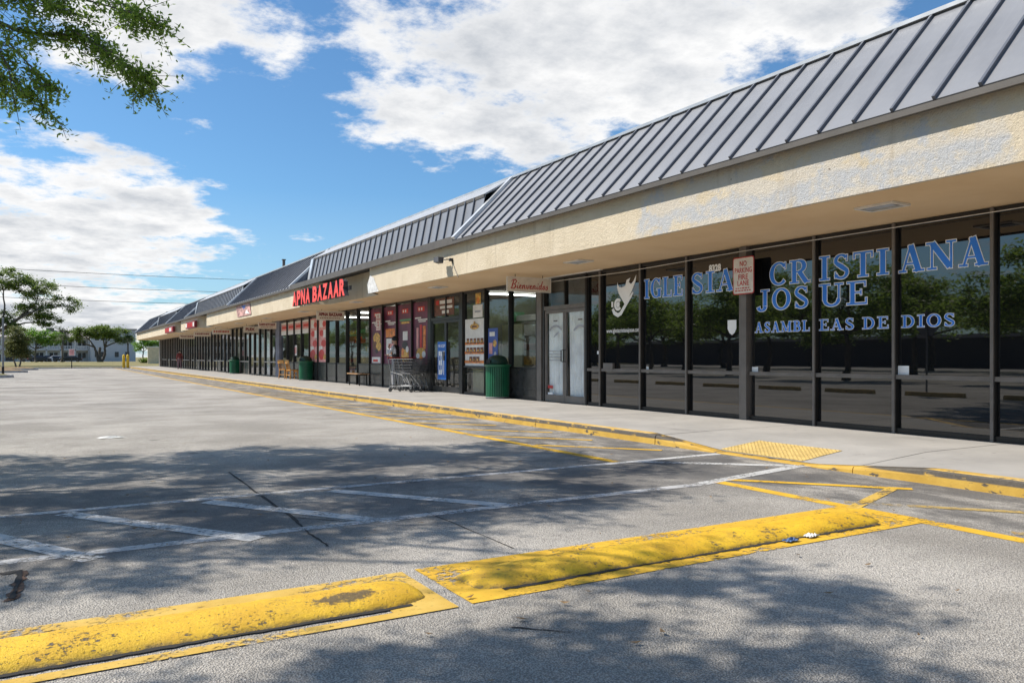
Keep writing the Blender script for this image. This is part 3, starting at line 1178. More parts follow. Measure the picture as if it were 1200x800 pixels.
# shelves of goods seen dimly through the grocery glass
gs = MB()
for r_ in range(5):
    for s_ in range(16):
        yy = 16.6 + s_ * 1.45
        gs.box(13.2, 13.6, yy, yy + 1.3, .45 + r_ * .48, .45 + r_ * .48 + random.uniform(.16, .36), random.randrange(5))
gs.build('shelf_goods', ['poster_amber', 'poster_green', 'poster_brown', 'poster_white', 'poster_red'], mall)
MB().box(10.5, 10.55, 17.4, 18.45, SW, 2.05).build('display_board', 'cream_board', mall)
MB().box(10.5, 10.55, 15.95, 16.4, SW, 2.4).build('display_board', 'white_board', mall)
MB().box(10.3, 10.33, 18.6, 19.8, SW, .85).build('display_board', 'cream_board', mall)
# thin cable tacked along the head of the church windows
MB().tube([(9.93, 15.6, 2.93), (9.93, 12.5, 2.90), (9.92, 9.4, 2.95), (9.92, 2.0, 2.97)], .006, 5).build('cable', 'sign_white', mall)
# small box and stickers on the glass
for (px, py, wd, ht, m_) in ((703, 413, .18, .07, 'vinyl_white'), (885, 434, .13, .12, 'vinyl_white'), (1059, 434, .16, .13, 'vinyl_white'), (759, 433, .07, .12, 'vinyl_white')):
    yy, zz = wy(px, WX), wz(px, py, WX)
    MB().box(WX - .006, WX - .002, yy - wd / 2, yy + wd / 2, zz - ht / 2, zz + ht / 2).build('sticker', m_, mall)
# shield decal
yy, zz = wy(858, WX), wz(858, 383, WX)
MB().prism([(WX - .006, yy + .1, zz + .12), (WX - .006, yy - .1, zz + .12), (WX - .006, yy - .1, zz - .03), (WX - .006, yy - .06, zz - .1), (WX - .006, yy, zz - .14), (WX - .006, yy + .06, zz - .1), (WX - .006, yy + .1, zz - .03)], (.003, 0, 0)).build('decal', 'vinyl_white', mall)
MB().box(9.98, 10.04, wy(713, 10) - .16, wy(713, 10) + .16, .93, 1.06).build('mail_tray', 'frame_taupe', mall)


# ------------------------------------------------------------------ lettering
DG = None


def text_mesh(txt, shear=0.0, offset=0.0):
    """flat outlines of a word in the built-in typeface: list of (verts, faces) and width"""
    cu = bpy.data.curves.new('t', 'FONT')
    cu.body = txt; cu.shear = shear; cu.offset = offset
    cu.fill_mode = 'FRONT'; cu.resolution_u = 3
    ob = bpy.data.objects.new('t', cu)
    COL.objects.link(ob)
    bpy.context.view_layer.update()
    dg = bpy.context.evaluated_depsgraph_get()
    me = bpy.data.meshes.new_from_object(ob.evaluated_get(dg))
    vs = [v.co.copy() for v in me.vertices]
    fs = [tuple(p.vertices) for p in me.polygons]
    bpy.data.objects.remove(ob); bpy.data.curves.remove(cu); bpy.data.meshes.remove(me)
    if not vs: return [], [], 0, 0, 0, 0
    return vs, fs, min(v.x for v in vs), max(v.x for v in vs), min(v.y for v in vs), max(v.y for v in vs)


def frame_map(kind, x, y, z):
    """local (right, up, out) -> world for a face looking to -X (wall) or -Y (blade)"""
    if kind == 'wall':
        return lambda u, v, w=0: (x - w, y - u, z + v)
    return lambda u, v, w=0: (x + u, y - w, z + v)


def put_text(name, txt, m, parent, fm, width, height, shear=0.0, offset=0.0, depth=.002, out=.004):
    vs, fs, a, b, c, d = text_mesh(txt, shear, offset)
    sx, sy = width / (b - a), height / (d - c)
    mb = MB()
    n = len(vs)
    lo = [fm((v.x - a) * sx, (v.y - c) * sy, out) for v in vs]
    hi = [fm((v.x - a) * sx, (v.y - c) * sy, out + depth) for v in vs]
    mb.add(hi, fs)
    # side walls
    cnt = {}
    for f in fs:
        for i in range(len(f)):
            e = (f[i], f[(i + 1) % len(f)])
            k = tuple(sorted(e)); cnt.setdefault(k, []).append(e)
    side = [es[0] for es in cnt.values() if len(es) == 1]
    mi = 1 if isinstance(m, (list, tuple)) and len(m) > 1 else 0
    mb.add(lo + hi, [(e[0], e[1], n + e[1], n + e[0]) for e in side], mi)
    return mb.build(name, m, parent)


def arc(cx, cy, rx, ry, a0, a1, wthick, wthin, n=14, ax=0):
    """elliptic stroke, thick at the left/right, thin at top/bottom"""
    out = []
    for i in range(n + 1):
        a = R(a0 + (a1 - a0) * i / n)
        k = abs(math.cos(a)) ** 1.6
        out.append((cx + rx * math.cos(a), cy + ry * math.sin(a), wthin + (wthick - wthin) * k))
    return out


TK, TN, SF = .22, .08, .07


def ln(x0, y0_, x1, y1, w): return [(x0, y0_, w), (x1, y1, w)]


def srf(x, y_, w): return [(x - w / 2, y_, SF), (x + w / 2, y_, SF)]


h0, h1 = SF / 2, 1 - SF / 2
GL = {
    'I': (.46, [ln(.23, 0, .23, 1, TK), srf(.23, h0, .42), srf(.23, h1, .42)]),
    'L': (.74, [ln(.22, 0, .22, 1, TK), srf(.22, h1, .42), ln(.02, h0, .7, h0, SF), ln(.69, 0, .69, .3, .07)]),
    'E': (.78, [ln(.22, 0, .22, 1, TK), ln(.02, h0, .72, h0, SF), ln(.02, h1, .68, h1, SF), ln(.7, 0, .7, .28, .07), ln(.66, .76, .66, 1, .07), ln(.22, .52, .52, .52, .06), ln(.52, .4, .52, .64, .06)]),
    'T': (.80, [ln(.40, 0, .40, 1, TK), srf(.40, h0, .4), ln(.03, h1, .77, h1, SF), ln(.06, .74, .06, 1, .07), ln(.74, .74, .74, 1, .07)]),
    'A': (.90, [ln(.14, 0, .42, 1, .08), ln(.42, 1, .70, 0, TK), ln(.2, .31, .6, .31, .06), srf(.13, h0, .28), srf(.70, h0, .40), ln(.34, h1, .46, h1, SF)]),
    'N': (.96, [ln(.16, 0, .16, 1, .08), ln(.17, .97, .76, .05, TK), ln(.80, 0, .80, 1, .08), srf(.16, h0, .32), srf(.10, h1, .28), srf(.80, h1, .32)]),
    'M': (1.10, [ln(.15, 0, .15, 1, .08), ln(.17, .97, .53, .08, TK * .9), ln(.53, .06, .86, .97, .08), ln(.88, 0, .88, 1, TK), srf(.15, h0, .30), srf(.88, h0, .42), srf(.08, h1, .2), srf(.94, h1, .26)]),
    'O': (.92, [arc(.46, .5, .34, .47, 0, 360, TK, TN, 30)]),
    'C': (.84, [arc(.46, .5, .34, .47, 40, 318, TK, TN, 24), ln(.75, .68, .75, .98, .06)]),
    'G': (.90, [arc(.46, .5, .34, .47, 42, 312, TK, TN, 24), ln(.75, .68, .75, .98, .06), ln(.72, .03, .72, .42, TK), srf(.70, .42, .36)]),
    'D': (.90, [ln(.22, 0, .22, 1, TK), arc(.36, .5, .38, .465, -90, 90, TK, TN, 18), ln(.02, h0, .38, h0, SF), ln(.02, h1, .38, h1, SF)]),
    'B': (.82, [ln(.22, 0, .22, 1, TK), arc(.40, .74, .22, .225, -90, 90, TK * .9, TN, 12), arc(.42, .27, .26, .235, -90, 90, TK, TN, 12), ln(.02, h0, .44, h0, SF), ln(.02, h1, .42, h1, SF), ln(.2, .51, .42, .51, .06)]),
    'R': (.90, [ln(.22, 0, .22, 1, TK), arc(.42, .73, .24, .235, -90, 90, TK, TN, 12), ln(.02, h1, .44, h1, SF), ln(.2, .49, .44, .49, .06), ln(.44, .5, .76, 0, TK * .95), srf(.22, h0, .40), ln(.68, h0, .92, h0, SF)]),
    'S': (.70, [arc(.35, .735, .22, .235, 30, 190, TK * .75, TN, 12) + [(.20, .62, .17), (.36, .5, .20), (.5, .39, .18)] + arc(.35, .265, .23, .235, 15, -160, TK * .75, TN, 12), ln(.575, .72, .575, .97, .055), ln(.115, .04, .115, .3, .055)]),
    'U': (.92, [ln(.22, .28, .22, 1, TK), arc(.48, .30, .26, .27, 180, 360, TK * .8, TN, 14), ln(.75, .28, .75, 1, .085), srf(.22, h1, .42), srf(.75, h1, .32)]),
    'J': (.60, [ln(.38, .22, .38, 1, TK), arc(.22, .2, .165, .2, 0, -170, TK, TN, 10), srf(.38, h1, .42)]),
}


def stroke_mesh(mb, pts, fm, sx, sy, extra, out, ext):
    P = [Vector((p[0] * sx, p[1] * sy)) for p in pts]
    closed = len(pts) > 6 and (P[0] - P[-1]).length < 1e-4
    W = [p[2] * min(sx, sy) + 2 * extra for p in pts]
    vs = []
    n = len(P)
    for i in range(n):
        a = P[i - 1] if i else (P[-2] if closed else P[0])
        b = P[i + 1] if i < n - 1 else (P[1] if closed else P[-1])
        d = (b - a).normalized()
        s = Vector((-d.y, d.x)) * W[i] / 2
        q = P[i].copy()
        if not closed and i == 0: q -= d * ext
        if not closed and i == n - 1: q += d * ext
        vs += [fm(*(q + s), out), fm(*(q - s), out)]
    mb.add(vs, [(2 * i, 2 * i + 1, 2 * i + 3, 2 * i + 2) for i in range(n - 1)])


def serif_word(word, fm, width, height, parent, outline):
    tr_ = .10
    adv = sum(GL[c][0] + tr_ if c != ' ' else .42 for c in word) - tr_
    sx = width / adv
    u = 0.0
    for c in word:
        if c == ' ':
            u += .42 * sx; continue
        a, strokes = GL[c]
        f2 = lambda p, q, w=0, u0=u: fm(u0 + p, q, w)
        bl, wh = MB(), MB()
        for i, st in enumerate(strokes):
            stroke_mesh(wh, st, f2, sx, height, outline, .004 + i * .0001, outline)
            stroke_mesh(bl, st, f2, sx, height, 0, .006 + i * .0001, 0)
        L = bl.build('letter', 'vinyl_blue', mall)
        wh.build('letter_outline', 'vinyl_white', L)
        u += (a + tr_) * sx


for w_, yl, yr, z_, h_, o_ in (('IGLE', 12.01, 10.90, 2.335, .37, .011), ('SIA', 10.70, 9.62, 2.335, .37, .011),
                               ('CR', 8.88, 8.09, 2.345, .36, .011), ('ISTI', 7.92, 6.76, 2.345, .36, .011), ('ANA', 6.61, 5.42, 2.345, .36, .011),
                               ('JOS', 9.13, 8.10, 1.95, .335, .011), ('UE', 7.92, 7.08, 1.95, .335, .011),
                               ('ASAMBL', 9.18, 8.09, 1.59, .165, .007), ('EAS DE', 7.92, 6.76, 1.59, .165, .007), ('DIOS', 6.58, 5.83, 1.59, .165, .007)):
    serif_word(w_, frame_map('wall', WX, yl, z_), yl - yr, h_, mall, o_)
put_text('house_number', '8328', 'vinyl_white', mall, frame_map('wall', WX, wy(831, WX), wz(840, 318, WX)), .29, .13, 0, .05)
put_text('web_address', 'www.iglesiacristianajosue.com', 'vinyl_white', mall, frame_map('wall', WX, wy(711, WX), wz(730, 391, WX)), 1.08, .12, 0, .01)
# dove emblem on the first church window
fd = frame_map('wall', WX, wy(717, WX), wz(735, 370, WX))
dv = MB()
k_ = .0235


def P2(pts, out=.005): return [fd(a * k_, b * k_, out) for a, b in pts]


dv.prism(P2([(8, 30), (10, 26), (14, 25), (19, 26), (21, 31), (26, 32.5), (24, 29), (27, 27), (30.5, 29.5), (34, 34.5), (33, 29), (28, 21), (23, 15), (18, 10.5), (15, 14), (10, 20), (8, 25)]), (.002, 0, 0))
st_ = [(1.5, 7, 3.2), (4, 3.2, 3.6), (9, 1.2, 3.8), (13, 2.6, 3.6), (17, 7, 3.2), (22, 12, 3.0), (27, 17, 2.6), (30, 20, 1.2)]
stroke_mesh(dv, st_, fd, k_, k_, 0, .0052, 0)
stroke_mesh(dv, [(1, 8.5, 2.6), (1, 13.5, 2.6)], fd, k_, k_, 0, .0054, 0)
stroke_mesh(dv, arc(9, 10.5, 4.2, 4.2, 40, 320, 2.6, 2.6, 16), fd, k_, k_, 0, .0056, 0)
stroke_mesh(dv, arc(9, 10.5, 1.3, 1.3, 0, 360, 2.6, 2.6, 12), fd, k_, k_, 0, .0058, 0)
dv.build('dove_emblem', 'vinyl_white', mall)
# decals on the church door glass
for (px, py, wd, ht, m_) in ((652, 376, .16, .03, 'frame_taupe'), (681, 374, .16, .03, 'frame_taupe'), (646, 453, .2, .07, 'sign_red'), (646, 462, .2, .10, 'vinyl_white')):
    yy, zz = wy(px, WX), wz(px, py, WX)
    MB().box(WX - .028, WX - .023, yy - wd / 2, yy + wd / 2, zz - ht / 2, zz + ht / 2).build('door_sticker', m_, church_door).matrix_parent_inverse = church_door.matrix_world.inverted()
for pxc in (652, 681):
    fdd = frame_map('wall', WX - .02, wy(pxc, WX), wz(pxc, 390, WX))
    mb = MB()
    stroke_mesh(mb, arc(0, 0, .26, .16, 20, 160, .05, .05, 10), fdd, 1, 1, 0, .004, 0)
    if pxc < 660:
        stroke_mesh(mb, [(-.08, -.1, .02), (.06, -.02, .05), (.12, .02, .02)], fdd, 1, 1, 0, .0042, 0)
        for q in range(4):
            stroke_mesh(mb, [(-.26, -.42 - q * .07, .018), (.26, -.42 - q * .07, .018)], fdd, 1, 1, 0, .004, 0)
    o = mb.build('door_decal', 'vinyl_grey', church_door)
    o.matrix_parent_inverse = Matrix.Translation((-WX, -13.86, 0))
for ch in church_door.children:
    if ch.name.startswith('door_sticker'): ch.matrix_parent_inverse = Matrix.Translation((-WX, -13.86, 0))


# ------------------------------------------------------------------ signs
def no_parking(y, z, label):
    s = thing('fire_lane_sign', label, 'sign', (9.86, y, z))
    W_, H_, r_ = .46, .62, .04
    def rr(w, h, r, out):
        p = []
        for cx, cy, a0 in ((w / 2 - r, h / 2 - r, 0), (-w / 2 + r, h / 2 - r, 90), (-w / 2 + r, -h / 2 + r, 180), (w / 2 - r, -h / 2 + r, 270)):
            for k in range(5):
                a = R(a0 + k * 22.5)
                p.append((-out, -(cx + r * math.cos(a)), cy + r * math.sin(a)))
        return p
    MB().prism(rr(W_, H_, r_, 0), (.004, 0, 0)).build('plate', 'letter_side', s)
    MB().prism(rr(W_, H_, r_, .0025), (.002, 0, 0)).build('border', 'sign_red', s)
    MB().prism(rr(W_ - .035, H_ - .035, .03, .004), (.0013, 0, 0)).build('face', 'sign_white', s)
    fm = lambda u0, v0: (lambda u, v, w=0: (-.0035 - w, -(u0 + u), v0 + v))
    for t, v, w, h in (('NO', .155, .15, .088), ('PARKING', .045, .37, .088), ('FIRE', -.065, .21, .088), ('LANE', -.165, .25, .085)):
        put_text('letters', t, 'sign_red', s, fm(-w / 2, v), w, h, 0, .015, .001, .002)
    for v, w in ((-.215, .33), (-.255, .36)):
        mb = MB()
        u = 0
        while u < w - .03:
            l_ = random.uniform(.02, .06)
            mb.box(-.0062, -.0055, w / 2 - u - l_, w / 2 - u, v, v + .018)
            u += l_ + .014
        mb.build('small_print', 'sign_red', s)
    MB().box(.004, .04, -.05, .05, -.25, .25).build('bracket', 'frame_taupe', s)
    return s


no_parking(9.25, 2.535, 'white NO PARKING FIRE LANE sign between the IGLESIA and CRISTIANA lettering')
no_parking(26.15, 2.42, 'small white fire lane sign on the row of dark product posters')


def blade(y, x0, x1, z0, z1, label, lines, m='sign_cream', edge='sign_white'):
    s = thing('hanging_sign', label, 'sign', ((x0 + x1) / 2, y, z0), group='hanging signs under the soffit')
    w, h = x1 - x0, z1 - z0
    MB().box(-w / 2, w / 2, -.02, .02, 0, h).build('board', m, s)
    ed = MB()
    ed.box(-w / 2 - .012, -w / 2, -.024, .024, -.012, h + .012).box(w / 2, w / 2 + .012, -.024, .024, -.012, h + .012)
    ed.box(-w / 2, w / 2, -.024, .024, -.012, 0).box(-w / 2, w / 2, -.024, .024, h, h + .012)
    ed.build('edge', edge, s)
    for sx in (-.32, .32):
        MB().tube([(sx * w, 0, h + .005), (sx * w, 0, ZS - z0 + .01)], .008, 5).build('hanger', 'black_metal', s)
    if lines and len(lines[0][0]) > 5:
        mb = MB()
        u = .12
        while u < w - .16:
            l_ = random.uniform(.03, .08)
            mb.box(-w / 2 + u, -w / 2 + u + l_, -.0225, -.0212, .06, .085)
            u += l_ + .025
        mb.build('small_print', 'sign_dark_red', s)
    for (t, u, v, ww, hh, sh, of, mm) in lines:
        put_text('letters', t, mm, s, lambda a, b, c=0, u=u, v=v: (-w / 2 + u + a, -.02 - c, v + b), ww, hh, sh, of, .002, .002)
    return s, w, h


SC = {  # brush script strokes for the welcome sign: (advance, strokes)
    'B': (.72, [[(.12, -.02, .05), (.2, .5, .09), (.3, .98, .06)], [(.02, .82, .03), (.2, 1.04, .05), (.5, 1.05, .08), (.62, .85, .09), (.48, .6, .05), (.28, .54, .04), (.5, .5, .06), (.6, .25, .1), (.42, .0, .07), (.1, .02, .04), (.0, .12, .03)]]),
    'i': (.26, [[(.02, .1, .03), (.1, .42, .07), (.1, .1, .08), (.16, .0, .05), (.26, .12, .03)], [(.16, .62, .08), (.19, .68, .06)]]),
    'e': (.36, [[(.02, .16, .03), (.2, .26, .05), (.28, .38, .06), (.18, .46, .05), (.08, .28, .08), (.1, .06, .08), (.2, .0, .05), (.36, .14, .03)]]),
    'n': (.48, [[(.02, .3, .03), (.1, .44, .07), (.08, .0, .08)], [(.1, .24, .04), (.24, .46, .06), (.32, .4, .07), (.3, .1, .08), (.36, .0, .05), (.48, .12, .03)]]),
    'v': (.42, [[(.0, .36, .03), (.08, .46, .06), (.12, .1, .08), (.2, .0, .06), (.32, .2, .06), (.34, .46, .05), (.44, .42, .03)]]),
    'd': (.48, [[(.28, .4, .06), (.16, .46, .06), (.06, .2, .08), (.12, .0, .07), (.26, .12, .05)], [(.42, 1.0, .05), (.32, .4, .08), (.3, .08, .08), (.38, .0, .05), (.5, .12, .03)]]),
    'o': (.38, [[(.22, .46, .05), (.08, .34, .08), (.08, .08, .08), (.2, .0, .06), (.3, .2, .08), (.22, .44, .05), (.4, .4, .03)]]),
    's': (.36, [[(.02, .1, .03), (.2, .5, .05), (.22, .3, .08), (.26, .1, .08), (.14, -.02, .06), (.02, .06, .05)]]),
}
bs_, w_, h_ = blade(15.1, 8.72, 9.86, 2.67, 2.97, 'cream hanging sign with red script reading Bienvenidos by the church door', [])
word = 'Bienvenidos'
tot = sum(SC[c][0] for c in word)
sx_ = (w_ - .14) / tot
u_ = 0
for c in word:
    mb = MB()
    for i, st in enumerate(SC[c][1]):
        pts = [(p[0] + .12 * p[1], p[1], p[2] * 1.9) for p in st]
        stroke_mesh(mb, pts, lambda a, b, k=0, u_=u_: (-w_ / 2 + .07 + u_ + a, -.021 - k, .05 + b), sx_, .19, 0, .001 + .0001 * i, .003)
    mb.build('letter', 'sign_red', bs_)
    u_ += SC[c][0] * sx_
blade(30.0, 8.80, 9.88, 2.63, 2.96, 'cream hanging sign lettered APNA BAZAAR in dark red', [('APNA BAZAAR', .06, .15, .96, .13, 0, .055, 'sign_dark_red')])
blade(40.6, 8.92, 9.80, 2.62, 2.93, "cream hanging sign lettered RAMI'S ROTI SHOP", [("RAMI'S ROTI SHOP", .05, .15, .78, .12, 0, .055, 'sign_dark_red')])
blade(45.5, 9.2, 10.0, 2.56, 2.90, 'cream hanging sign lettered PLEX beyond the roti shop sign', [('PLEX', .1, .1, .5, .16, 0, .055, 'sign_dark_red')])
for (yy, xa, xb, lb) in ((52.0, 8.6, 9.7, 'hanging sign with a bright red line of lettering past the stone pier'), (58.0, 8.4, 9.5, 'faded hanging sign with dark red lettering past the stone pier'), (66.0, 8.5, 9.6, 'small reddish hanging sign towards the far end of the row')):
    s_, ww, hh = blade(yy, xa, xb, 2.62, 2.93, lb, [])
    mb = MB()
    u = .08
    while u < ww - .15:
        l_ = random.uniform(.05, .11)
        mb.box(-ww / 2 + u, -ww / 2 + u + l_, -.024, -.0215, .12, .22)
        u += l_ + random.uniform(.02, .05)
    mb.build('letters', 'sign_red' if yy < 55 else 'sign_dark_red', s_)


def channel_letters(name, label, txt, ya, yb, z0, z1, m, group=None):
    """raised letters one by one on the fascia, reading from far (ya, larger y) to near"""
    s = thing(name, label, 'sign', (FX, ya, z0), group=group)
    slots = sum(1.0 if c != ' ' else .45 for c in txt)
    step = (ya - yb) / slots
    u = 0
    MB().box(-.10, -.02, -(ya - yb) + .05, -.05, (z1 - z0) * .35, (z1 - z0) * .6).build('raceway', 'letter_side', s)
    for c in txt:
        if c == ' ':
            u += .45 * step; continue
        put_text('letter', c, [m, 'letter_side'], s, lambda a, b, w=0, u=u: (-.10 - w, -u - a, b), step * .92, z1 - z0, .06, .045, .14, .0)
        u += step
    return s


channel_letters('channel_letter_sign', 'big bright red raised letters reading APNA BAZAAR on the fascia', 'APNA BAZAAR', 28.75, 22.75, 3.03, 3.55, 'letter_red')
for (ya, yb, lb) in ((56.2, 52.3, 'dark red block sign on the fascia just past the second notch'), (67.5, 62.7, 'dark red and white block sign on the fascia near the far end')):
    s_ = thing('block_sign', lb, 'sign', (FX, yb, 3.04))
    MB().box(-.16, -.02, 0, ya - yb, 0, .42).build('box', 'sign_dark_red', s_)
    mb = MB()
    u = .2
    while u < ya - yb - .5:
        l_ = random.uniform(.35, .6)
        mb.box(-.18, -.161, u, u + l_, .08, .34, 0 if random.random() < .75 else 1)
        u += l_ + .16
    mb.build('letters', ['sign_red', 'sign_white'], s_)
# banner and white repair patch on the fascia
bn = thing('banner', 'colourful printed banner pinned on the cream fascia above the roti shop', 'banner', (FX, 40.0, 3.08))
ya_, yb_ = wy(295, FX), wy(279, FX)
bn.location = (FX, ya_, 3.12)
MB().prism([(-.03, 0, 0), (-.03, yb_ - ya_, 0), (-.03, yb_ - ya_ + .4, .55), (-.03, .3, .55)], (.015, 0, 0)).build('sheet', 'banner_print', bn)
MB().prism([(-.036, .3, .05), (-.036, 1.3, .1), (-.036, 1.0, .28)], (.004, 0, 0)).build('print', 'poster_white', bn)
MB().prism([(-.036, 1.5, .3), (-.036, 2.2, .5), (-.036, 1.1, .5)], (.004, 0, 0)).build('print', 'poster_blue', bn)
MB().prism([(FX - .012, wy(444, FX), 3.0), (FX - .012, wy(432, FX), 3.0), (FX - .012, wy(431, FX), 3.25), (FX - .012, wy(434, FX), 3.5), (FX - .012, wy(438, FX), 3.42)], (.01, 0, 0)).build('patch', 'vinyl_patch', mall)

# floodlight on the fascia
fl = thing('flood_light', 'small dark flood light on an arm fixed to the cream fascia', 'lamp', (FX, wy(530, FX), wz(530, 304, FX)))
MB().lathe([(.05, -.06), (.055, -.03), (.05, 0)], (-.03, 0, .02), 10).build('mount', 'black_metal', fl)
MB().tube([(-.03, 0, 0), (-.12, .06, .0), (-.18, .14, -.01)], .014, 6).build('arm', 'black_metal', fl)
MB().prism([(-.14, .14, .05), (-.28, .14, .06), (-.28, .14, -.05), (-.16, .14, -.08)], (0, .26, .01)).build('head', 'letter_side', fl)
MB().tube([(-.008, -.0, -.03), (-.008, -.16, -.24), (-.008, -.32, -.43)], .009, 5).build('cable', 'black_metal', fl)


# ------------------------------------------------------------------ posters on the grocery glass
def poster(y_far, y_near, z0, z1, m, label, shapes, group=None, name='window_poster'):
    p = thing(name, label, 'poster', (WX - .012, y_far, z0), group=group)
    w, h = y_far - y_near, z1 - z0
    MB().box(0, .006, -w, 0, 0, h).build('sheet', m, p)
    for i, (kind, a, b, c, d, mm) in enumerate(shapes):
        o = -.002 - .0006 * (i + 1)
        if kind == 'r':
            MB().box(o, o + .0014 + .0006 * i, -w * c, -w * a, h * b, h * d).build('print', mm, p)
        else:
            cx, cy, rx, ry = -w * a, h * b, w * c, h * d
            pts = [(o, cx + rx * math.cos(2 * math.pi * k / 14), cy + ry * math.sin(2 * math.pi * k / 14)) for k in range(14)]
            MB().prism(pts, (.0014, 0, 0)).build('print', mm, p)
    return p


logo = [('r', .28, .86, .72, .93, 'poster_red'), ('r', .34, .875, .42, .915, 'poster_white'), ('r', .50, .875, .58, .915, 'poster_white'), ('r', .12, .03, .95, .045, 'poster_pink')]
tagl = [('r', .1, .755, .5, .775, 'poster_white'), ('r', .3, .725, .9, .745, 'poster_white'), ('r', .35, .70, .8, .715, 'poster_white')]
slots = [22.2 + MOD * k for k in range(4)]
art = [
    (logo + tagl + [('r', .2, .30, .34, .62, 'poster_pink'), ('r', .42, .30, .56, .66, 'poster_red'), ('r', .62, .30, .80, .64, 'poster_orange'), ('e', .5, .24, .3, .08, 'poster_amber'), ('e', .3, .2, .12, .04, 'poster_white'), ('e', .68, .22, .12, .05, 'poster_white'), ('e', .5, .16, .1, .03, 'poster_orange')],
     'dark purple product poster with three tall bottles, beside the grocery door'),
    (logo + [('r', .12, .74, .95, .77, 'poster_green'), ('r', .2, .70, .8, .73, 'poster_amber'), ('r', .35, .44, .68, .58, 'poster_white'), ('e', .5, .36, .2, .07, 'poster_black'), ('r', .25, .1, .75, .3, 'poster_amber'), ('e', .35, .26, .1, .06, 'poster_orange'), ('e', .66, .3, .1, .05, 'poster_white')],
     'dark purple product poster with a green band and amber foot'),
    (logo + tagl + [('r', .15, .50, .85, .64, 'poster_orange'), ('r', .2, .22, .6, .48, 'poster_white'), ('r', .35, .30, .75, .40, 'poster_pink'), ('e', .7, .2, .2, .07, 'poster_orange')],
     'dark purple product poster with an orange packet, behind the standing person'),
    (logo + tagl + [('e', .5, .50, .3, .09, 'poster_amber'), ('e', .35, .38, .2, .07, 'poster_brown'), ('e', .65, .36, .22, .08, 'poster_amber'), ('e', .5, .28, .12, .04, 'poster_black'), ('r', .1, .08, .8, .18, 'poster_white'), ('r', .2, .1, .6, .14, 'poster_red')],
     'dark purple product poster with heaped amber snacks, beside the small fire lane sign'),
]
for yk, (sh_, lb) in zip(slots, art):
    poster(yk + MOD - .05, yk + .05, .80, 2.93, 'poster_purple', lb, sh_, group='dark product posters on the grocery windows')
# red food posters
for k, (yk, lb) in enumerate(((22.2 + MOD * 8, 'red and white food poster under the APNA BAZAAR hanging sign, nearer the grocery side door'), (22.2 + MOD * 9, 'red and white food poster next to the green bin behind the orange chairs'))):
    poster(yk + MOD - .05, yk + .05, .96, 2.9, 'poster_pink', lb,
           [('r', .1, .78, .5, .97, 'poster_white'), ('e', .65, .85, .2, .06, 'poster_red'), ('e', .35, .65, .25, .07, 'poster_red'), ('r', .55, .55, .95, .72, 'poster_white'),
            ('e', .6, .42, .3, .08, 'poster_red'), ('r', .05, .25, .45, .36, 'poster_white'), ('e', .35, .17, .32, .12, 'poster_red'), ('e', .72, .12, .16, .06, 'poster_amber')], group='red food posters')
# pink sheets at the head of four windows
for k in range(4):
    yk = 22.2 + MOD * (10 + k)
    poster(yk + MOD - .05, yk + .05, 2.28, 2.9, 'poster_white', 'pink and white paper sign across the top of a window above the orange chairs',
           [('r', .04, .35, .96, .85, 'poster_pink'), ('r', .15, .5, .85, .7, 'poster_red')], group='paper signs over the orange chairs')
poster(38.15, 37.55, 1.25, 1.75, 'poster_white', 'small pink printed notice on the window over the orange chairs', [('r', .1, .2, .9, .8, 'poster_pink')])
# white product chart with rows of jars
rows = []
for r_, (b_, n_) in enumerate(((.50, 5), (.31, 5), (.12, 3))):
    rows.append(('r', 0, b_ - .035, 1, b_ + .02, 'poster_orange'))
    for c_ in range(n_):
        x_ = .08 + (c_ + (0 if n_ == 5 else .9)) * .178
        rows.append(('r', x_, b_ - .01, x_ + .13, b_ + .10, 'poster_brown'))
        rows.append(('r', x_ + .03, b_ + .015, x_ + .10, b_ + .055, 'poster_amber'))
poster(19.78, 18.60, .90, 2.24, 'poster_white', 'white product chart with rows of brown jars beside the grocery door',
       rows + [('e', .5, .84, .22, .06, 'poster_amber'), ('e', .5, .91, .04, .04, 'poster_amber'), ('r', .38, .82, .62, .855, 'poster_brown')])
poster(18.42, 17.9, .98, 1.95, 'poster_blue', 'narrow blue poster with an orange badge behind the slatted green bin', [('r', .15, .78, .7, .9, 'poster_white'), ('e', .7, .58, .2, .1, 'poster_amber'), ('r', .1, .3, .45, .6, 'poster_pink'), ('e', .75, .3, .12, .06, 'vinyl_grey')])
poster(19.3, 18.75, 2.27, 2.62, 'poster_white', 'round white decal with grey lettering above the jar chart', [('r', .2, .4, .8, .55, 'vinyl_grey')])
poster(19.15, 18.85, 2.64, 2.94, 'poster_amber', 'amber ice cream cone decal at the top of the jar chart window', [('e', .5, .3, .3, .3, 'poster_orange')])
poster(21.85, 20.5, 2.42, 2.94, 'poster_brown', 'transom sheet with white and red lettering over the grocery door', [('r', .08, .65, .24, .9, 'poster_red'), ('r', .28, .68, .9, .88, 'poster_white'), ('r', .3, .40, .92, .56, 'poster_white'), ('r', .4, .12, .75, .3, 'poster_white')])
ex = thing('entry_sign', 'tall blue sign with white lettering hung on the grocery door', 'sign', (WX - .085, 21.45, .52))
MB().box(-.006, 0, -.58, 0, 0, 1.12).build('sheet', 'exit_blue', ex)
put_text('letters', 'WE ACCEPT', 'vinyl_white', ex, lambda a, b, w=0: (-.006 - w, -.05 - a, .95 + b), .48, .09, 0, .02, .001, .001)
put_text('letters', 'EBT', 'vinyl_white', ex, lambda a, b, w=0: (-.006 - w, -.07 - a, .14 + b), .44, .70, 0, .03, .001, .001)
MB().box(0, .03, -.32, -.26, .9, 1.1).build('hook', 'black_metal', ex)

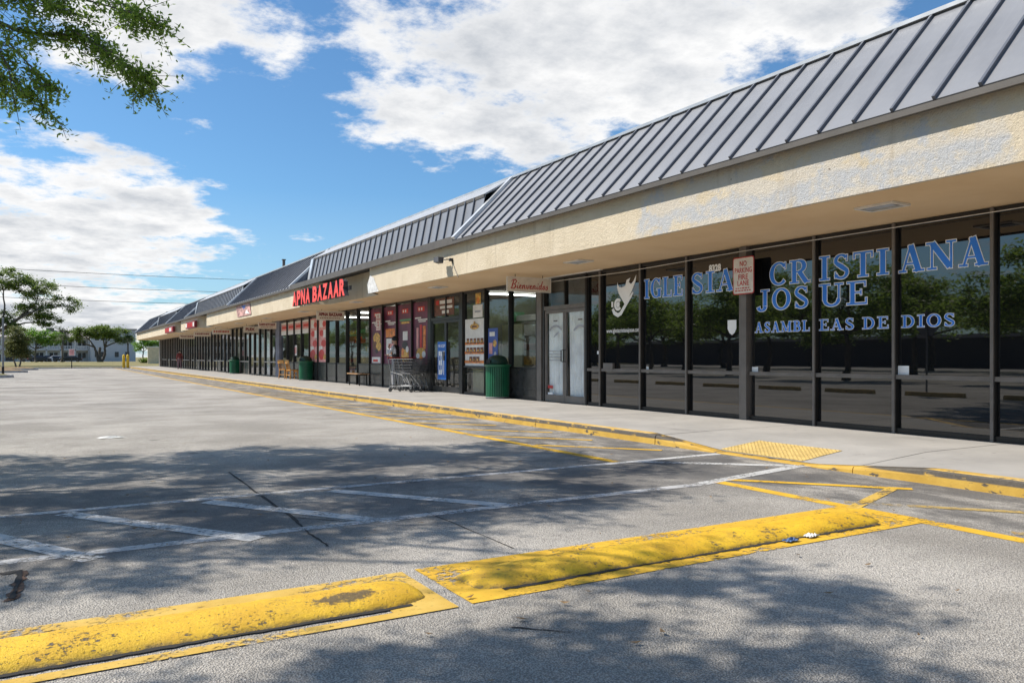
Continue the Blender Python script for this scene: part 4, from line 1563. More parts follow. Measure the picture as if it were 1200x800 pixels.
# ------------------------------------------------------------------ speed bumps
def speed_bump(x0, x1, seed, label):
    rnd = random.Random(seed)
    L = x1 - x0
    o = thing('speed_bump', label, 'speed bump', ((x0 + x1) / 2, 3.68, 0), group='yellow speed bumps across the lot')
    nx, ny = 150, 18
    W = .205
    ph = [rnd.uniform(0, 6) for _ in range(6)]
    vs, fs = [], []
    for i in range(nx + 1):
        u = i / nx
        x = -L / 2 + L * u
        ed = min(u, 1 - u) * L
        e = min(1, ed / .26)
        e = math.sin(e * math.pi / 2) ** .7
        hh = (.049 + .005 * math.sin(x * 3.1 + ph[0]) + .004 * math.sin(x * 8.7 + ph[1])) * (.25 + .75 * e) if ed > 0 else .004
        ww = W * (.55 + .45 * min(1, ed / .16) ** .5)
        for j in range(ny + 1):
            v = -1 + 2 * j / ny
            prof = max(0, 1 - abs(v) ** 2.8) ** .8
            wob = .012 * math.sin(x * 5 + ph[2] + v) + .006 * math.sin(x * 17 + ph[3]) + .004 * math.sin(x * 31 + ph[4])
            z = hh * prof + (.0025 * math.sin(x * 23 + v * 9 + ph[5]) + rnd.uniform(-.0022, .0022)) * prof
            vs.append((x, v * (ww + wob * .5), max(z, 0) + (.0 if abs(v) < .999 else -.004)))
    for i in range(nx):
        for j in range(ny):
            a = i * (ny + 1) + j
            fs.append((a, a + ny + 1, a + ny + 2, a + 1))
    mb = MB(); mb.add(vs, fs)
    mb.build('body', 'bump_yellow', o, smooth=True)
    # open joint along the near foot
    j = MB()
    n = 90
    pr = None
    for i in range(n + 1):
        x = -L / 2 + .12 + (L - .24) * i / n
        w0 = -W - .006 + .006 * math.sin(x * 5 + ph[2]) + rnd.uniform(-.004, .004)
        t = rnd.uniform(.006, .02)
        cur = ((x, w0 + .02, .0068), (x, w0 - t, .0068))
        if pr: j.poly([pr[0], pr[1], cur[1], cur[0]])
        pr = cur
    j.build('joint', 'crack', o)
    return o


speed_bump(-2.6, 1.60, 3, 'chipped yellow speed bump with a dark scuff on its rounded end')
speed_bump(1.86, 5.18, 5, 'yellow speed bump with blue litter lying against its foot')

# litter
def crumple(name, px, py, rx, ry, h, m_, lb, seed, z0=.012):
    rnd = random.Random(seed)
    gx, gy = ground(px, py)
    n = 7
    vs = []
    for i in range(n):
        for j in range(n):
            u, v = -1 + 2 * i / (n - 1), -1 + 2 * j / (n - 1)
            e = max(0, 1 - max(abs(u), abs(v)) ** 2)
            vs.append((u * rx * (1 + rnd.uniform(-.2, .2)), v * ry * (1 + rnd.uniform(-.2, .2)), rnd.uniform(0, h) * (.25 + .75 * e)))
    mb = MB()
    mb.add(vs, [(i * n + j, (i + 1) * n + j, (i + 1) * n + j + 1, i * n + j + 1) for i in range(n - 1) for j in range(n - 1)])
    tag(mb.build(name, m_, loc=(gx, gy, z0)), lb, 'litter')


crumple('crumpled_wrapper', 927, 635, .06, .028, .025, 'litter_blue', 'crumpled blue wrapper lying at the foot of a yellow bump', 1)
crumple('paper_scrap', 951, 630, .05, .025, .03, 'litter_white', 'small crumpled white paper scrap beside the blue wrapper', 2)
crumple('paper_sheet', 130, 513, .17, .08, .03, 'litter_white', 'flat white sheet of paper lying alone on the open asphalt', 3, .004)
ll = MB()
rl = random.Random(4)
for i in range(140):
    x = rl.uniform(-2, 6.6); y_ = rl.uniform(1.6, 12)
    a = rl.uniform(0, 6.28); s = rl.uniform(.012, .03)
    c, n_ = math.cos(a), math.sin(a)
    z = .014
    ll.add([(x + c * s, y_ + n_ * s, z + rl.uniform(0, .01)), (x - n_ * s * .4, y_ + c * s * .4, z), (x - c * s, y_ - n_ * s, z + rl.uniform(0, .01)), (x + n_ * s * .4, y_ - c * s * .4, z)], [(0, 1, 2, 3)])
o = ll.build('fallen_leaves', 'leaf_litter')
tag(o, 'scattered small dry leaves on the asphalt', 'leaves', kind='stuff')


# ------------------------------------------------------------------ bins
def make_bin():
    b = thing('litter_bin', 'x', 'bin')
    MB().lathe([(.25, .03), (.26, .06), (.27, .82), (.255, .83)], seg=32).build('liner', 'bin_dark', b, smooth=False)
    sl_ = MB()
    for k in range(34):
        a = 2 * math.pi * k / 34
        c, s = math.cos(a), math.sin(a)
        pr = []
        for r_, w in ((.285, .019), (.297, .017)):
            for t in (-w, w):
                pr.append((c * r_ - s * t, s * r_ + c * t))
        lo = [(x, y_, .04) for x, y_ in pr]; hi = [(x * 1.03, y_ * 1.03, .80) for x, y_ in pr]
        sl_.add(lo + hi, [(0, 1, 3, 2), (4, 6, 7, 5), (0, 4, 5, 1), (2, 3, 7, 6), (0, 2, 6, 4), (1, 5, 7, 3)])
    sl_.build('slats', 'bin_green', b)
    MB().lathe([(.29, .79), (.34, .815), (.355, .84), (.35, .86), (.30, .865), (.28, .85)], seg=32).build('rim', 'bin_green', b, smooth=True)
    MB().lathe([(.27, .02), (.30, .0), (.305, .035), (.29, .05)], seg=32).build('base_ring', 'galvanised', b, smooth=True)
    lid = MB().lathe([(.27, .858), (.265, .92), (.24, 1.0), (.18, 1.06), (.10, 1.09), (.03, 1.10)], seg=28)
    L_ = lid.build('lid', 'bin_dark', b, smooth=True)
    MB().prism([(-.275, -.11, .885), (-.275, .11, .885), (-.262, .10, .985), (-.262, -.10, .985)], (.01, 0, 0)).build('opening', 'rubber', L_)
    return b


bins = []
b0 = make_bin()
for i, (px, lb) in enumerate(((583, 'slatted green litter bin with domed lid near the glass church door'), (358.5, 'green domed litter bin beside the two orange chairs'), (275, 'green domed litter bin beside the stone pier'))):
    b = b0 if i == 0 else copy_tree(b0)
    b.location = (9.72, wy(px, 9.72), SW)
    b['label'] = lb; b['group'] = 'green litter bins along the shops'

# ------------------------------------------------------------------ bench, chairs
bench = thing('bench', 'low wooden plank bench on black legs under the grocery window', 'bench', (9.72, 27.9, SW))
for k in range(3):
    MB().box(-.17 + k * .118, -.06 + k * .118, -.75, .75, .41, .45).build('plank', 'bench_wood', bench)
for yy in (-.55, .55):
    MB().box(-.15, -.11, yy - .02, yy + .02, 0, .408).box(.12, .16, yy - .02, yy + .02, 0, .408).box(-.15, .16, yy - .018, yy + .018, .37, .405).build('leg', 'black_metal', bench)
tag(MB().lathe([(.05, 0), (.055, .04), (.035, .05), (.05, .1), (.045, .105)], (0, 0, 0), 10).build('paper_cup', 'bench_wood', loc=(9.70, 28.35, SW + .45)), 'small brown cup standing on the wooden bench', 'cup')


def make_chair():
    c = thing('wooden_chair', 'x', 'chair')
    W = .21
    MB().box(-W, W, -.2, .2, .42, .455).build('seat', 'chair_wood', c)
    for sx in (-1, 1):
        MB().tube([(sx * .18, -.17, .42), (sx * .2, -.2, 0)], [.024, .02], 6).build('leg', 'chair_wood', c)
        MB().tube([(sx * .18, .17, .42), (sx * .2, .2, 0)], [.024, .02], 6).build('leg', 'chair_wood', c)
        MB().tube([(sx * .17, .18, .45), (sx * .18, .23, .66), (sx * .17, .27, .86)], .02, 6).build('back_post', 'chair_wood', c)
    bk = MB()
    bk.box(-.2, .2, .245, .275, .74, .9)
    bk.build('back_rail', 'chair_wood', c)
    for u in (-.08, 0, .08):
        MB().tube([(u, .185, .455), (u, .25, .75)], .011, 5).build('spindle', 'chair_wood', c)
    MB().tube([(-.19, -.19, .2), (.19, -.19, .2)], .013, 5).build('stretcher', 'chair_wood', c)
    MB().tube([(-.19, .19, .2), (.19, .19, .2)], .013, 5).build('stretcher', 'chair_wood', c)
    MB().prism([(-.2, -.2, .34), (.2, -.2, .34), (.2, -.2, .418), (-.2, -.2, .418)], (0, .02, 0)).build('apron', 'chair_wood', c)
    return c


c0 = make_chair()
for i, (yv, rz, lb) in enumerate(((38.1, R(118), 'orange wooden chair with slatted back, farther from the green bin'), (36.75, R(100), 'orange wooden chair with slatted back right beside the green bin'))):
    c = c0 if i == 0 else copy_tree(c0)
    c.location = (9.62, yv, SW); c.rotation_euler[2] = rz
    c['label'] = lb; c['group'] = 'orange chairs outside the shop'


# ------------------------------------------------------------------ shopping carts
def make_cart():
    c = thing('shopping_cart', 'x', 'cart')
    # local +y is the handle end
    def rect(z, y0, y1, w): return [(-w, y0, z), (w, y0, z), (w, y1, z), (-w, y1, z)]
    top, bot = rect(.98, -.45, .42, .27), rect(.55, -.30, .36, .20)
    bk = MB()
    for r_ in (top, bot):
        bk.tube(r_ + [r_[0]], .011, 5)
    for i in range(4):
        n = 12 if i % 2 else 9
        for k in range(n + 1):
            f = k / n
            a = Vector(top[i]).lerp(Vector(top[(i + 1) % 4]), f); b = Vector(bot[i]).lerp(Vector(bot[(i + 1) % 4]), f)
            bk.tube([a, b], .0045, 4, cap=False)
    for k in range(1, 5):
        f = k / 5
        r_ = [Vector(a).lerp(Vector(b), f) for a, b in zip(top, bot)]
        bk.tube(r_ + [r_[0]], .0045, 4, cap=False)
    for k in range(1, 9):
        f = k / 9
        bk.tube([Vector(bot[0]).lerp(Vector(bot[1]), f), Vector(bot[3]).lerp(Vector(bot[2]), f)], .0045, 4, cap=False)
    bk.build('basket', 'chrome', c)
    fr = MB()
    for sx in (-1, 1):
        fr.tube([(sx * .24, .50, 1.02), (sx * .23, .40, .60), (sx * .25, .42, .14)], .014, 6)
        fr.tube([(sx * .23, .40, .60), (sx * .22, -.02, .50), (sx * .22, -.36, .16)], .014, 6)
        fr.tube([(sx * .25, .42, .16), (sx * .22, -.36, .18)], .013, 6)
    fr.tube([(-.25, .42, .2), (.25, .42, .2)], .011, 5).tube([(-.22, -.36, .2), (.22, -.36, .2)], .011, 5)
    fr.build('frame', 'galvanised', c)
    MB().tube([(-.26, .50, 1.02), (.26, .50, 1.02)], .018, 8).build('handle', 'cart_plastic', c)
    for sx in (-1, 1):
        for yy in (.42, -.36):
            w = MB().tube([(sx * .235 - .012, yy, .06), (sx * .235 + .012, yy, .06)], .06, 12)
            wo = w.build('wheel', 'rubber', c)
            MB().box(sx * .235 - .022, sx * .235 + .022, yy - .015, yy + .015, .1, .16).build('caster', 'galvanised', wo)
    return c


k0 = make_cart()
for i, (x, yv, rz, lb) in enumerate(((9.12, 21.85, R(30), 'wire shopping cart in front of the standing person'), (9.62, 22.95, R(4), 'wire shopping cart at the tail of the nested line, behind the person'),
                                     (9.62, 22.62, R(4), 'wire shopping cart in the middle of the nested line by the grocery door'), (9.62, 22.29, R(4), 'wire shopping cart at the head of the nested line against the grocery door'))):
    c = k0 if i == 0 else copy_tree(k0)
    c.location = (x, yv, SW); c.rotation_euler[2] = rz
    c['label'] = lb; c['group'] = 'shopping carts outside the grocery'


# ------------------------------------------------------------------ people
def person(loc, rz, label, cols, hand_to_face=True, height=1.70):
    """local +x is forward, +y the person's left; one skinned body coloured by garment, hair as a child"""
    p = thing('person', label, 'person', loc, rz)
    V, E, Rr = [], [], []

    def v(x, y_, z, r, r2=None, par=None):
        V.append((x, y_, z)); Rr.append((r, r2 or r))
        i = len(V) - 1
        if par is not None: E.append((par, i))
        return i
    pel = v(0, 0, .94, .135, .115)
    waist = v(.0, 0, 1.08, .125, .10, pel)
    chest = v(.01, 0, 1.28, .155, .115, waist)
    neckb = v(.015, 0, 1.43, .075, .07, chest)
    neck = v(.03, 0, 1.49, .052, .055, neckb)
    hb = v(.05, 0, 1.55, .07, .075, neck)
    hm = v(.055, 0, 1.62, .083, .095, hb)
    ht = v(.05, 0, 1.69, .06, .07, hm)
    nose = v(.145, 0, 1.60, .016, .016, hm)
    for s in (-1, 1):
        sh_ = v(.0, s * .17, 1.385, .07, .07, chest)
        if hand_to_face and s == 1:
            el = v(.16, s * .22, 1.16, .048, .046, sh_)
            wr = v(.24, s * .08, 1.36, .034, .032, el)
            pm = v(.23, s * .05, 1.43, .036, .02, wr)
        elif hand_to_face:
            el = v(.10, s * .23, 1.12, .048, .046, sh_)
            wr = v(.30, s * .10, 1.12, .034, .032, el)
            pm = v(.37, s * .08, 1.13, .036, .02, wr)
        else:
            el = v(-.03, s * .24, 1.12, .048, .046, sh_)
            wr = v(.04, s * .25, .88, .034, .032, el)
            pm = v(.05, s * .25, .80, .036, .02, wr)
        dirv = (Vector(V[pm]) - Vector(V[wr])).normalized()
        side = Vector((0, 1, 0)) if abs(dirv.y) < .8 else Vector((1, 0, 0))
        for q, (off, ln_) in enumerate(((-.024, .062), (-.008, .072), (.008, .068), (.024, .052))):
            f1 = Vector(V[pm]) + side * off + dirv * .03
            f2 = f1 + dirv * ln_ * .5 + Vector((0, 0, -.006)); f3 = f2 + dirv * ln_ * .4 + Vector((0, 0, -.016))
            i1 = v(*f1, .009, .009, pm); i2 = v(*f2, .0085, .0085, i1); v(*f3, .0075, .0075, i2)
        t1 = Vector(V[wr]) + side * (.03 * -s) + dirv * .03
        ti = v(*t1, .011, .011, pm); v(*(t1 + dirv * .035 + side * (.012 * -s)), .009, .009, ti)
        hip = v(.0, s * .09, .88, .10, .10, pel)
        kn = v(.025 + .02 * s, s * .10, .50, .062, .065, hip)
        an = v(.0 + .05 * s, s * .105, .10, .042, .045, kn)
        he = v(-.01 + .05 * s, s * .105, .04, .038, .04, an)
        v(.14 + .05 * s, s * .115, .03, .038, .026, he)
    me = bpy.data.meshes.new('body')
    me.from_pydata(V, E, [])
    ob = bpy.data.objects.new('body_tmp', me)
    COL.objects.link(ob)
    md = ob.modifiers.new('skin', 'SKIN')
    md.use_smooth_shade = True
    for i, sv in enumerate(me.skin_vertices[0].data):
        sv.radius = Rr[i]
        sv.use_root = (i == 0)
    sb = ob.modifiers.new('sub', 'SUBSURF'); sb.levels = 2; sb.render_levels = 2
    bpy.context.view_layer.update()
    dg = bpy.context.evaluated_depsgraph_get()
    m2 = bpy.data.meshes.new_from_object(ob.evaluated_get(dg))
    bpy.data.objects.remove(ob)
    m2.name = 'body'
    m2.materials.clear()
    for c in cols: m2.materials.append(MT[c])      # skin, top, sleeve, trousers, shoe
    for f in m2.polygons:
        c = f.center
        if c.z > 1.465: k = 0
        elif c.z < .075: k = 4
        elif c.z < .97 and abs(c.y) < .22 and not (abs(c.y) > .2 and c.z > .78): k = 3
        else:
            k = 1
            if abs(c.y) > .13 or c.x > .14: k = 2
            hand = (c.x > .30) if hand_to_face else (c.z < .86 and abs(c.y) > .2)
            if hand_to_face and c.z > 1.36 and c.x > .17: hand = True
            if hand: k = 0
        f.material_index = k
        f.use_smooth = True
    s_ = height / 1.75
    bo = link('body', m2, p)
    bo.scale = (s_, s_, s_)
    # hair: a cap over crown, back and nape
    hr = MB()
    vs, fs = [], []
    n, mm = 20, 12
    for i in range(mm + 1):
        th = math.pi * .62 * i / mm
        for k in range(n):
            a = 2 * math.pi * k / n
            lim = th * (1.0 if math.cos(a) < .2 else .62 + .38 * (1 - math.cos(a)))
            jag = 1 + .04 * math.sin(k * 5.3 + i * 2.1)
            vs.append((.042 + math.sin(lim) * math.cos(a) * .115 * jag - (.012 if math.cos(a) < 0 else 0), math.sin(lim) * math.sin(a) * .10 * jag, 1.635 + math.cos(lim) * .115 * jag))
    for i in range(mm):
        for k in range(n):
            fs.append((i * n + k, i * n + (k + 1) % n, (i + 1) * n + (k + 1) % n, (i + 1) * n + k))
    hr.add(vs, fs)
    h = hr.build('hair', 'hair', p, smooth=True)
    h.scale = (s_, s_, s_)
    # eyes and mouth as small inset shapes
    fc = MB()
    for s in (-1, 1):
        fc.lathe([(.002, 0), (.011, .002), (.011, .006), (.002, .008)], (.118, s * .032, 1.618), 8)
    fo = fc.build('eyes', 'hair', p); fo.scale = (s_, s_, s_)
    return p


person((9.5, 23.6, SW), R(128), 'person in dark jacket with grey sleeves and grey trousers, hand raised to the face', ['skin', 'jacket', 'sleeve_grey', 'trousers_grey', 'shoe'], True, 1.72)
xx_, yy_ = 9.3, wy(210.5, 9.3)
person((xx_, yy_, SW), R(100), 'distant person in a dark red top and patterned trousers walking by the far shops', ['skin', 'shirt_red', 'shirt_red', 'trousers_print', 'shoe'], False, 1.66)


# ------------------------------------------------------------------ trees
def leaf_mesh(mb, c, size, rnd, flat=.5):
    a = Vector((rnd.gauss(0, 1), rnd.gauss(0, 1), rnd.gauss(0, flat))).normalized()
    b = a.cross(Vector((rnd.gauss(0, .6), rnd.gauss(0, .6), 1))).normalized()
    s = size * rnd.uniform(.7, 1.25)
    mb.add([c - a * s * .5, c + b * s * .22, c + a * s * .5, c - b * s * .22], [(0, 1, 2, 3)])


def limb(mb, a, b, r0, r1, rnd, bend=.12, n=6, seg=7):
    a, b = Vector(a), Vector(b)
    L = (b - a).length
    off = Vector((rnd.gauss(0, 1), rnd.gauss(0, 1), rnd.gauss(.3, .6))) * L * bend
    pts, rr = [], []
    for i in range(n + 1):
        t = i / n
        pts.append(a.lerp(b, t) + off * math.sin(t * math.pi) + Vector((rnd.gauss(0, .012), rnd.gauss(0, .012), 0)) * L * (0 if i in (0, n) else 1))
        rr.append(r0 + (r1 - r0) * t)
    mb.tube(pts, rr, seg)
    return pts


def tree(name, label, loc, trunk_h, tr, blobs, nclump, per, clump_r, leaf, mat, seed, group=None, limbs=7, trunks=1, lean=(0, 0), flat=.5, extra=None, spread=.28, limb_k=1.0):
    """blobs: crown ellipsoids (cx,cy,cz,rx,ry,rz) in local metres"""
    rnd = random.Random(seed)
    t = thing(name, label, 'tree', loc, group=group)
    tk, cr = MB(), MB()
    tops = []
    for q in range(trunks):
        ang = 2 * math.pi * q / max(1, trunks)
        sp = 0 if trunks == 1 else spread
        top = Vector((lean[0] + sp * 3.2 * math.cos(ang), lean[1] + sp * 3.2 * math.sin(ang), trunk_h))
        pts = limb(tk, (sp * math.cos(ang), sp * math.sin(ang), -.1), top, tr, tr * .65, rnd, .06, 8, 9)
        tops.append(top)
    tk.lathe([(tr * 1.7, -.1), (tr * 1.25, .15), (tr * 1.02, .5)], (0, 0, 0), 9) if trunks == 1 else None
    vol = [b[3] * b[4] * b[5] for b in blobs]
    clumps = []
    for i in range(nclump):
        b = rnd.choices(blobs, vol)[0]
        while True:
            d = Vector((rnd.uniform(-1, 1), rnd.uniform(-1, 1), rnd.uniform(-1, 1)))
            if .25 < d.length < 1: break
        clumps.append(Vector((b[0] + d.x * b[3], b[1] + d.y * b[4], b[2] + d.z * b[5])))
    # main limbs to blob centres, branches to clumps
    hubs = []
    for b in blobs:
        top = min(tops, key=lambda q: (q - Vector(b[:3])).length)
        e = Vector((b[0], b[1], b[2] - b[5] * .25))
        pts = limb(tk, top, e, tr * .55 * limb_k, tr * .2 * limb_k, rnd, .12, 7, 7)
        hubs += [(p, tr * .3 * limb_k) for p in pts[2:]]
    hubs += [(q, tr * .4) for q in tops]
    for c in clumps:
        h, r0 = min(hubs, key=lambda q: (q[0] - c).length + (1.5 if q[0].z > c.z else 0))
        limb(tk, h, c, r0 * .45, max(.006, r0 * .1), rnd, .12, 4, 5)
    for c in clumps:
        rs = clump_r * rnd.uniform(.6, 1.3)
        for k in range(int(per * rnd.uniform(.6, 1.3))):
            g = Vector((rnd.gauss(0, 1), rnd.gauss(0, 1), rnd.gauss(0, .6))) * rs * .55
            leaf_mesh(cr, c + g, leaf, rnd, flat)
    if extra: extra(tk, cr, rnd)
    tk.build('trunk', 'bark', t, smooth=True)
    cr.build('crown', mat, t)
    return t


# the big oak at the left edge: its boughs reach over the lot and shade it
TX, TY = -5.6, 10.2


def oak_sprays(tk, cr, rnd):
    """drooping leafy twigs at the rim of the crown"""
    O = Vector((TX, TY, 0))

    def spray(path, r0, twigs, tl, leaf=.056):
        P = [pt(*q) - O for q in path]
        pts = []
        for a, b in zip(P, P[1:]):
            for k in range(6): pts.append(a.lerp(b, k / 6))
        pts.append(P[-1])
        tk.tube(pts, [r0 + (.003 - r0) * i / (len(pts) - 1) for i in range(len(pts))], 5)
        n = len(pts)
        for i in range(twigs):
            f = rnd.random() ** .8
            s = pts[int(f * (n - 1))]
            d = (pts[min(n - 1, int(f * (n - 1)) + 1)] - pts[max(0, int(f * (n - 1)) - 1)]).normalized()
            e = s + (d * rnd.uniform(.2, 1) + Vector((rnd.gauss(0, .6), rnd.gauss(0, .6), rnd.gauss(-.25, .45)))) * tl * rnd.uniform(.4, 1)
            tk.tube([s, s.lerp(e, .5) + Vector((0, 0, .01)), e], [.004, .003, .0015], 4, cap=False)
            for k in range(rnd.randint(14, 24)):
                q = s.lerp(e, rnd.uniform(.1, 1.05)) + Vector((rnd.gauss(0, .034), rnd.gauss(0, .034), rnd.gauss(0, .034)))
                leaf_mesh(cr, q, leaf, rnd, .8)
        for k in range(12):
            leaf_mesh(cr, P[-1] + Vector((rnd.gauss(0, .03), rnd.gauss(0, .03), rnd.gauss(0, .03))), leaf, rnd, .8)
    Z = 7.4
    spray([(-120, -20, Z - .5), (-40, 10, Z), (25, 38, Z), (62, 40, Z)], .035, 52, .40)
    spray([(62, 40, Z), (98, 42, Z + .1), (140, 78, Z + .2), (172, 116, Z + .2)], .014, 66, .28)
    spray([(85, 36, Z), (125, 60, Z), (155, 80, Z), (176, 94, Z)], .01, 48, .24)
    spray([(40, -10, Z), (100, 0, Z), (150, 14, Z), (194, 34, Z)], .012, 44, .22)
    spray([(80, -40, Z + .3), (125, -10, Z + .3), (150, 10, Z + .3), (158, 26, Z + .3)], .012, 36, .28)
    spray([(-60, 20, Z - .2), (-8, 45, Z - .2), (10, 80, Z - .2), (18, 126, Z - .2)], .014, 28, .26)
    spray([(-40, 60, Z), (14, 94, Z), (48, 120, Z), (74, 148, Z)], .010, 34, .20)
    spray([(10, 50, Z), (36, 78, Z), (50, 94, Z), (68, 106, Z)], .009, 22, .20)
    spray([(-60, -30, Z), (-8, -8, Z), (40, 2, Z), (84, 14, Z)], .016, 70, .38)
    spray([(-70, 30, Z), (-10, 70, Z), (2, 96, Z), (4, 110, Z)], .01, 26, .24)


blobs = []
for (sx, sy, hz, rx, ry, rz) in ((0.2, 9.6, 6.9, 2.1, 1.7, .9), (2.6, 9.1, 7.2, 1.9, 1.5, .8), (4.6, 8.4, 7.4, 1.5, 1.2, .7), (1.2, 6.7, 6.8, 2.2, 1.3, .8), (3.3, 6.5, 7.2, 1.5, 1.1, .7),
                              (2.4, 5.5, 7.0, 2.2, .7, .6), (.6, 4.9, 6.8, 1.8, .5, .5), (-.6, 5.9, 6.6, 1.5, .8, .6), (2.45, 3.75, 7.2, .55, .25, .3), (3.1, 3.25, 7.3, .5, .2, .3), (4.9, 7.0, 7.6, 1.0, .7, .5), (-1.4, 7.6, 6.3, 1.6, 1.8, .8), (-2.6, 10.2, 6.6, 1.5, 1.5, .8)):
    blobs.append((sx - SUN_OX * hz - TX, sy + SUN_OY * hz - TY, hz, rx, ry, rz))
tree('oak_tree', 'large oak whose leafy boughs hang into the sky over the lot', (TX, TY, 0), 3.4, .24, blobs, 360, 205, .33, .098, 'oak_leaf', 11, 'oaks beside the lot', extra=oak_sprays, limb_k=.4)
# a second oak further back casts the nearer patch of shade
T2 = (-6.6, 2.6)
blobs = []
for (sx, sy, hz, rx, ry, rz) in ((1.3, 2.55, 6.6, 1.2, .45, .4), (2.5, 2.1, 6.8, .9, .35, .4), (.0, 2.9, 6.2, 1.0, .35, .4), (3.3, 2.6, 7.4, .5, .3, .3), (.4, 1.2, 6.6, 1.5, .7, .6), (2.6, 3.2, 7.4, .45, .25, .3), (-1.6, 3.0, 6.0, 1.2, .6, .5)):
    blobs.append((sx - SUN_OX * hz - T2[0], sy + SUN_OY * hz - T2[1], hz, rx, ry, rz))
tree('oak_tree', 'smaller oak beside the lot whose shade falls in front of the yellow bumps', (*T2, 0), 3.2, .10, blobs, 115, 150, .26, .098, 'oak_leaf', 23, 'oaks beside the lot', limb_k=.4)

# trees at the far left
bx, by = ground(18, 433)
LT = ground(8, 431)
tree('airy_tree', 'tall airy tree with spreading limbs on the far lot island', (LT[0] - 1.2, LT[1] + 6, .12), 3.8, .24,
     [(.4, 0, 9.8, 2.8, 2.2, 1.4), (4.0, 0, 8.6, 2.4, 2, 1.2), (6.8, 0, 7.2, 1.9, 1.5, .8), (3.0, 0, 6.4, 2.8, 2, .8), (-2.6, 0, 9.0, 2.6, 2.2, 1.6), (-3, 0, 6.2, 2.2, 2, 1.0), (.6, 0, 4.6, 2.6, 2, .9), (4.6, 0, 5.2, 1.8, 1.6, .7)],
     185, 170, .62, .26, 'far_leaf', 31)
tree('bushy_shrub', 'dense dark upright shrub on two stems at the lot island', (bx + .1, by + 2, .12), .8, .09,
     [(0, 0, 1.7, .95, .9, .9), (.1, 0, 2.6, .8, .8, .9), (-.1, 0, 3.5, .45, .45, .5), (.55, 0, 1.6, .7, .6, .6), (-.5, 0, 1.9, .6, .6, .7)], 150, 120, .34, .16, 'shrub_leaf', 37, trunks=2, spread=.1)


def far_xy(px, yv):
    a, b = ray(px)
    return yv * a / b


YF = 178.0
tree('bright_tree', 'bright lime green round tree before the pale apartment block', (far_xy(42, YF), YF, .1), 2.6, .2,
     [(0, 0, 5.4, 2.4, 2.2, 1.5), (1.8, 0, 4.6, 2.2, 2, 1.3), (3.4, 0, 4.6, 1.6, 1.6, 1.1), (-1.6, 0, 4.9, 1.8, 1.8, 1.3)], 70, 110, .75, .34, 'bright_leaf', 41)
tree('fig_tree', 'broad spreading fig tree with several crossing trunks before the grey block', (far_xy(117, YF), YF, .1), 3.0, .3,
     [(0, 0, 6.0, 3.2, 2.6, 1.4), (3.0, 0, 5.6, 2.6, 2.2, 1.4), (-3.2, 0, 5.5, 2.4, 2.2, 1.4), (4.4, 0, 4.6, 1.6, 1.6, .9), (-4.4, 0, 4.6, 1.3, 1.4, 1.0), (1, 0, 7.0, 1.8, 1.6, .8)], 105, 120, .8, .36, 'ficus_leaf', 43, trunks=4)
tree('green_tree', 'small green tree seen under the canopy at the far end of the shops', (far_xy(168, 150), 150, .1), 1.8, .14,
     [(0, 0, 3.4, 1.9, 1.6, 1.0), (1.6, 0, 3.2, 1.5, 1.4, .9), (-1, 0, 3.0, 1.2, 1.2, .8)], 45, 90, .6, .3, 'bright_leaf', 47)
tree('dark_tree', 'dull dark green tree standing between the lime tree and the fig', (far_xy(72, YF + 8), YF + 8, .1), 3, .18,
     [(0, 0, 5.6, 1.6, 1.6, 1.6), (.5, 0, 4.2, 1.2, 1.2, 1.1)], 36, 90, .7, .32, 'palm_leaf', 49)


def palm(px, yv, h, label, seed):
    rnd = random.Random(seed)
    p = thing('palm_tree', label, 'tree', (far_xy(px, yv), yv, .1))
    MB().tube([(0, 0, -.1), (.08, 0, h * .5), (.05, 0, h)], [.2, .15, .14], 8).build('trunk', 'bark', p, smooth=True)
    f = MB()
    for k in range(34):
        a = rnd.uniform(0, 6.28); up = rnd.uniform(-.6, 1.0); L = rnd.uniform(1.0, 1.5)
        d = Vector((math.cos(a), math.sin(a), up)).normalized()
        s = d.cross(Vector((0, 0, 1))).normalized()
        b = Vector((.05, 0, h))
        m_ = b + d * L * .55 + Vector((0, 0, .1)); e = b + d * L + Vector((0, 0, -.35 * L))
        for q in range(-3, 4):
            o1 = s * q * .12
            f.add([b + d * .15, m_ + o1 * 1.6 - s * .04, e + o1 * 3.2, m_ + o1 * 1.6 + s * .04], [(0, 1, 2, 3)])
    f.build('crown', 'palm_leaf', p)


palm(149.5, 176, 4.4, 'short dark palm beside the yellow bollards, against the grey block', 3)
palm(73, 174, 4.9, 'dark palm between the lime tree and the fig', 5)
# spiky bush at the end of the shops
ag = thing('spiky_bush', 'grey green spiky bush on the lawn beyond the shop row', 'bush', (far_xy(171, 140), 140, .1))
mb = MB()
for k in range(120):
    a = random.uniform(0, 6.28); up = random.uniform(.15, 1.4); L = random.uniform(.9, 1.5)
    d = Vector((math.cos(a), math.sin(a), up)).normalized(); s = d.cross(Vector((0, 0, 1))).normalized() * .09
    q = Vector((random.uniform(-.7, .7), 0, .05))
    mb.add([q - s, q + s, q + d * L * .6 + s, q + d * L, q + d * L * .6 - s], [(0, 1, 2, 3, 4)])
mb.build('leaves', 'far_leaf', ag)

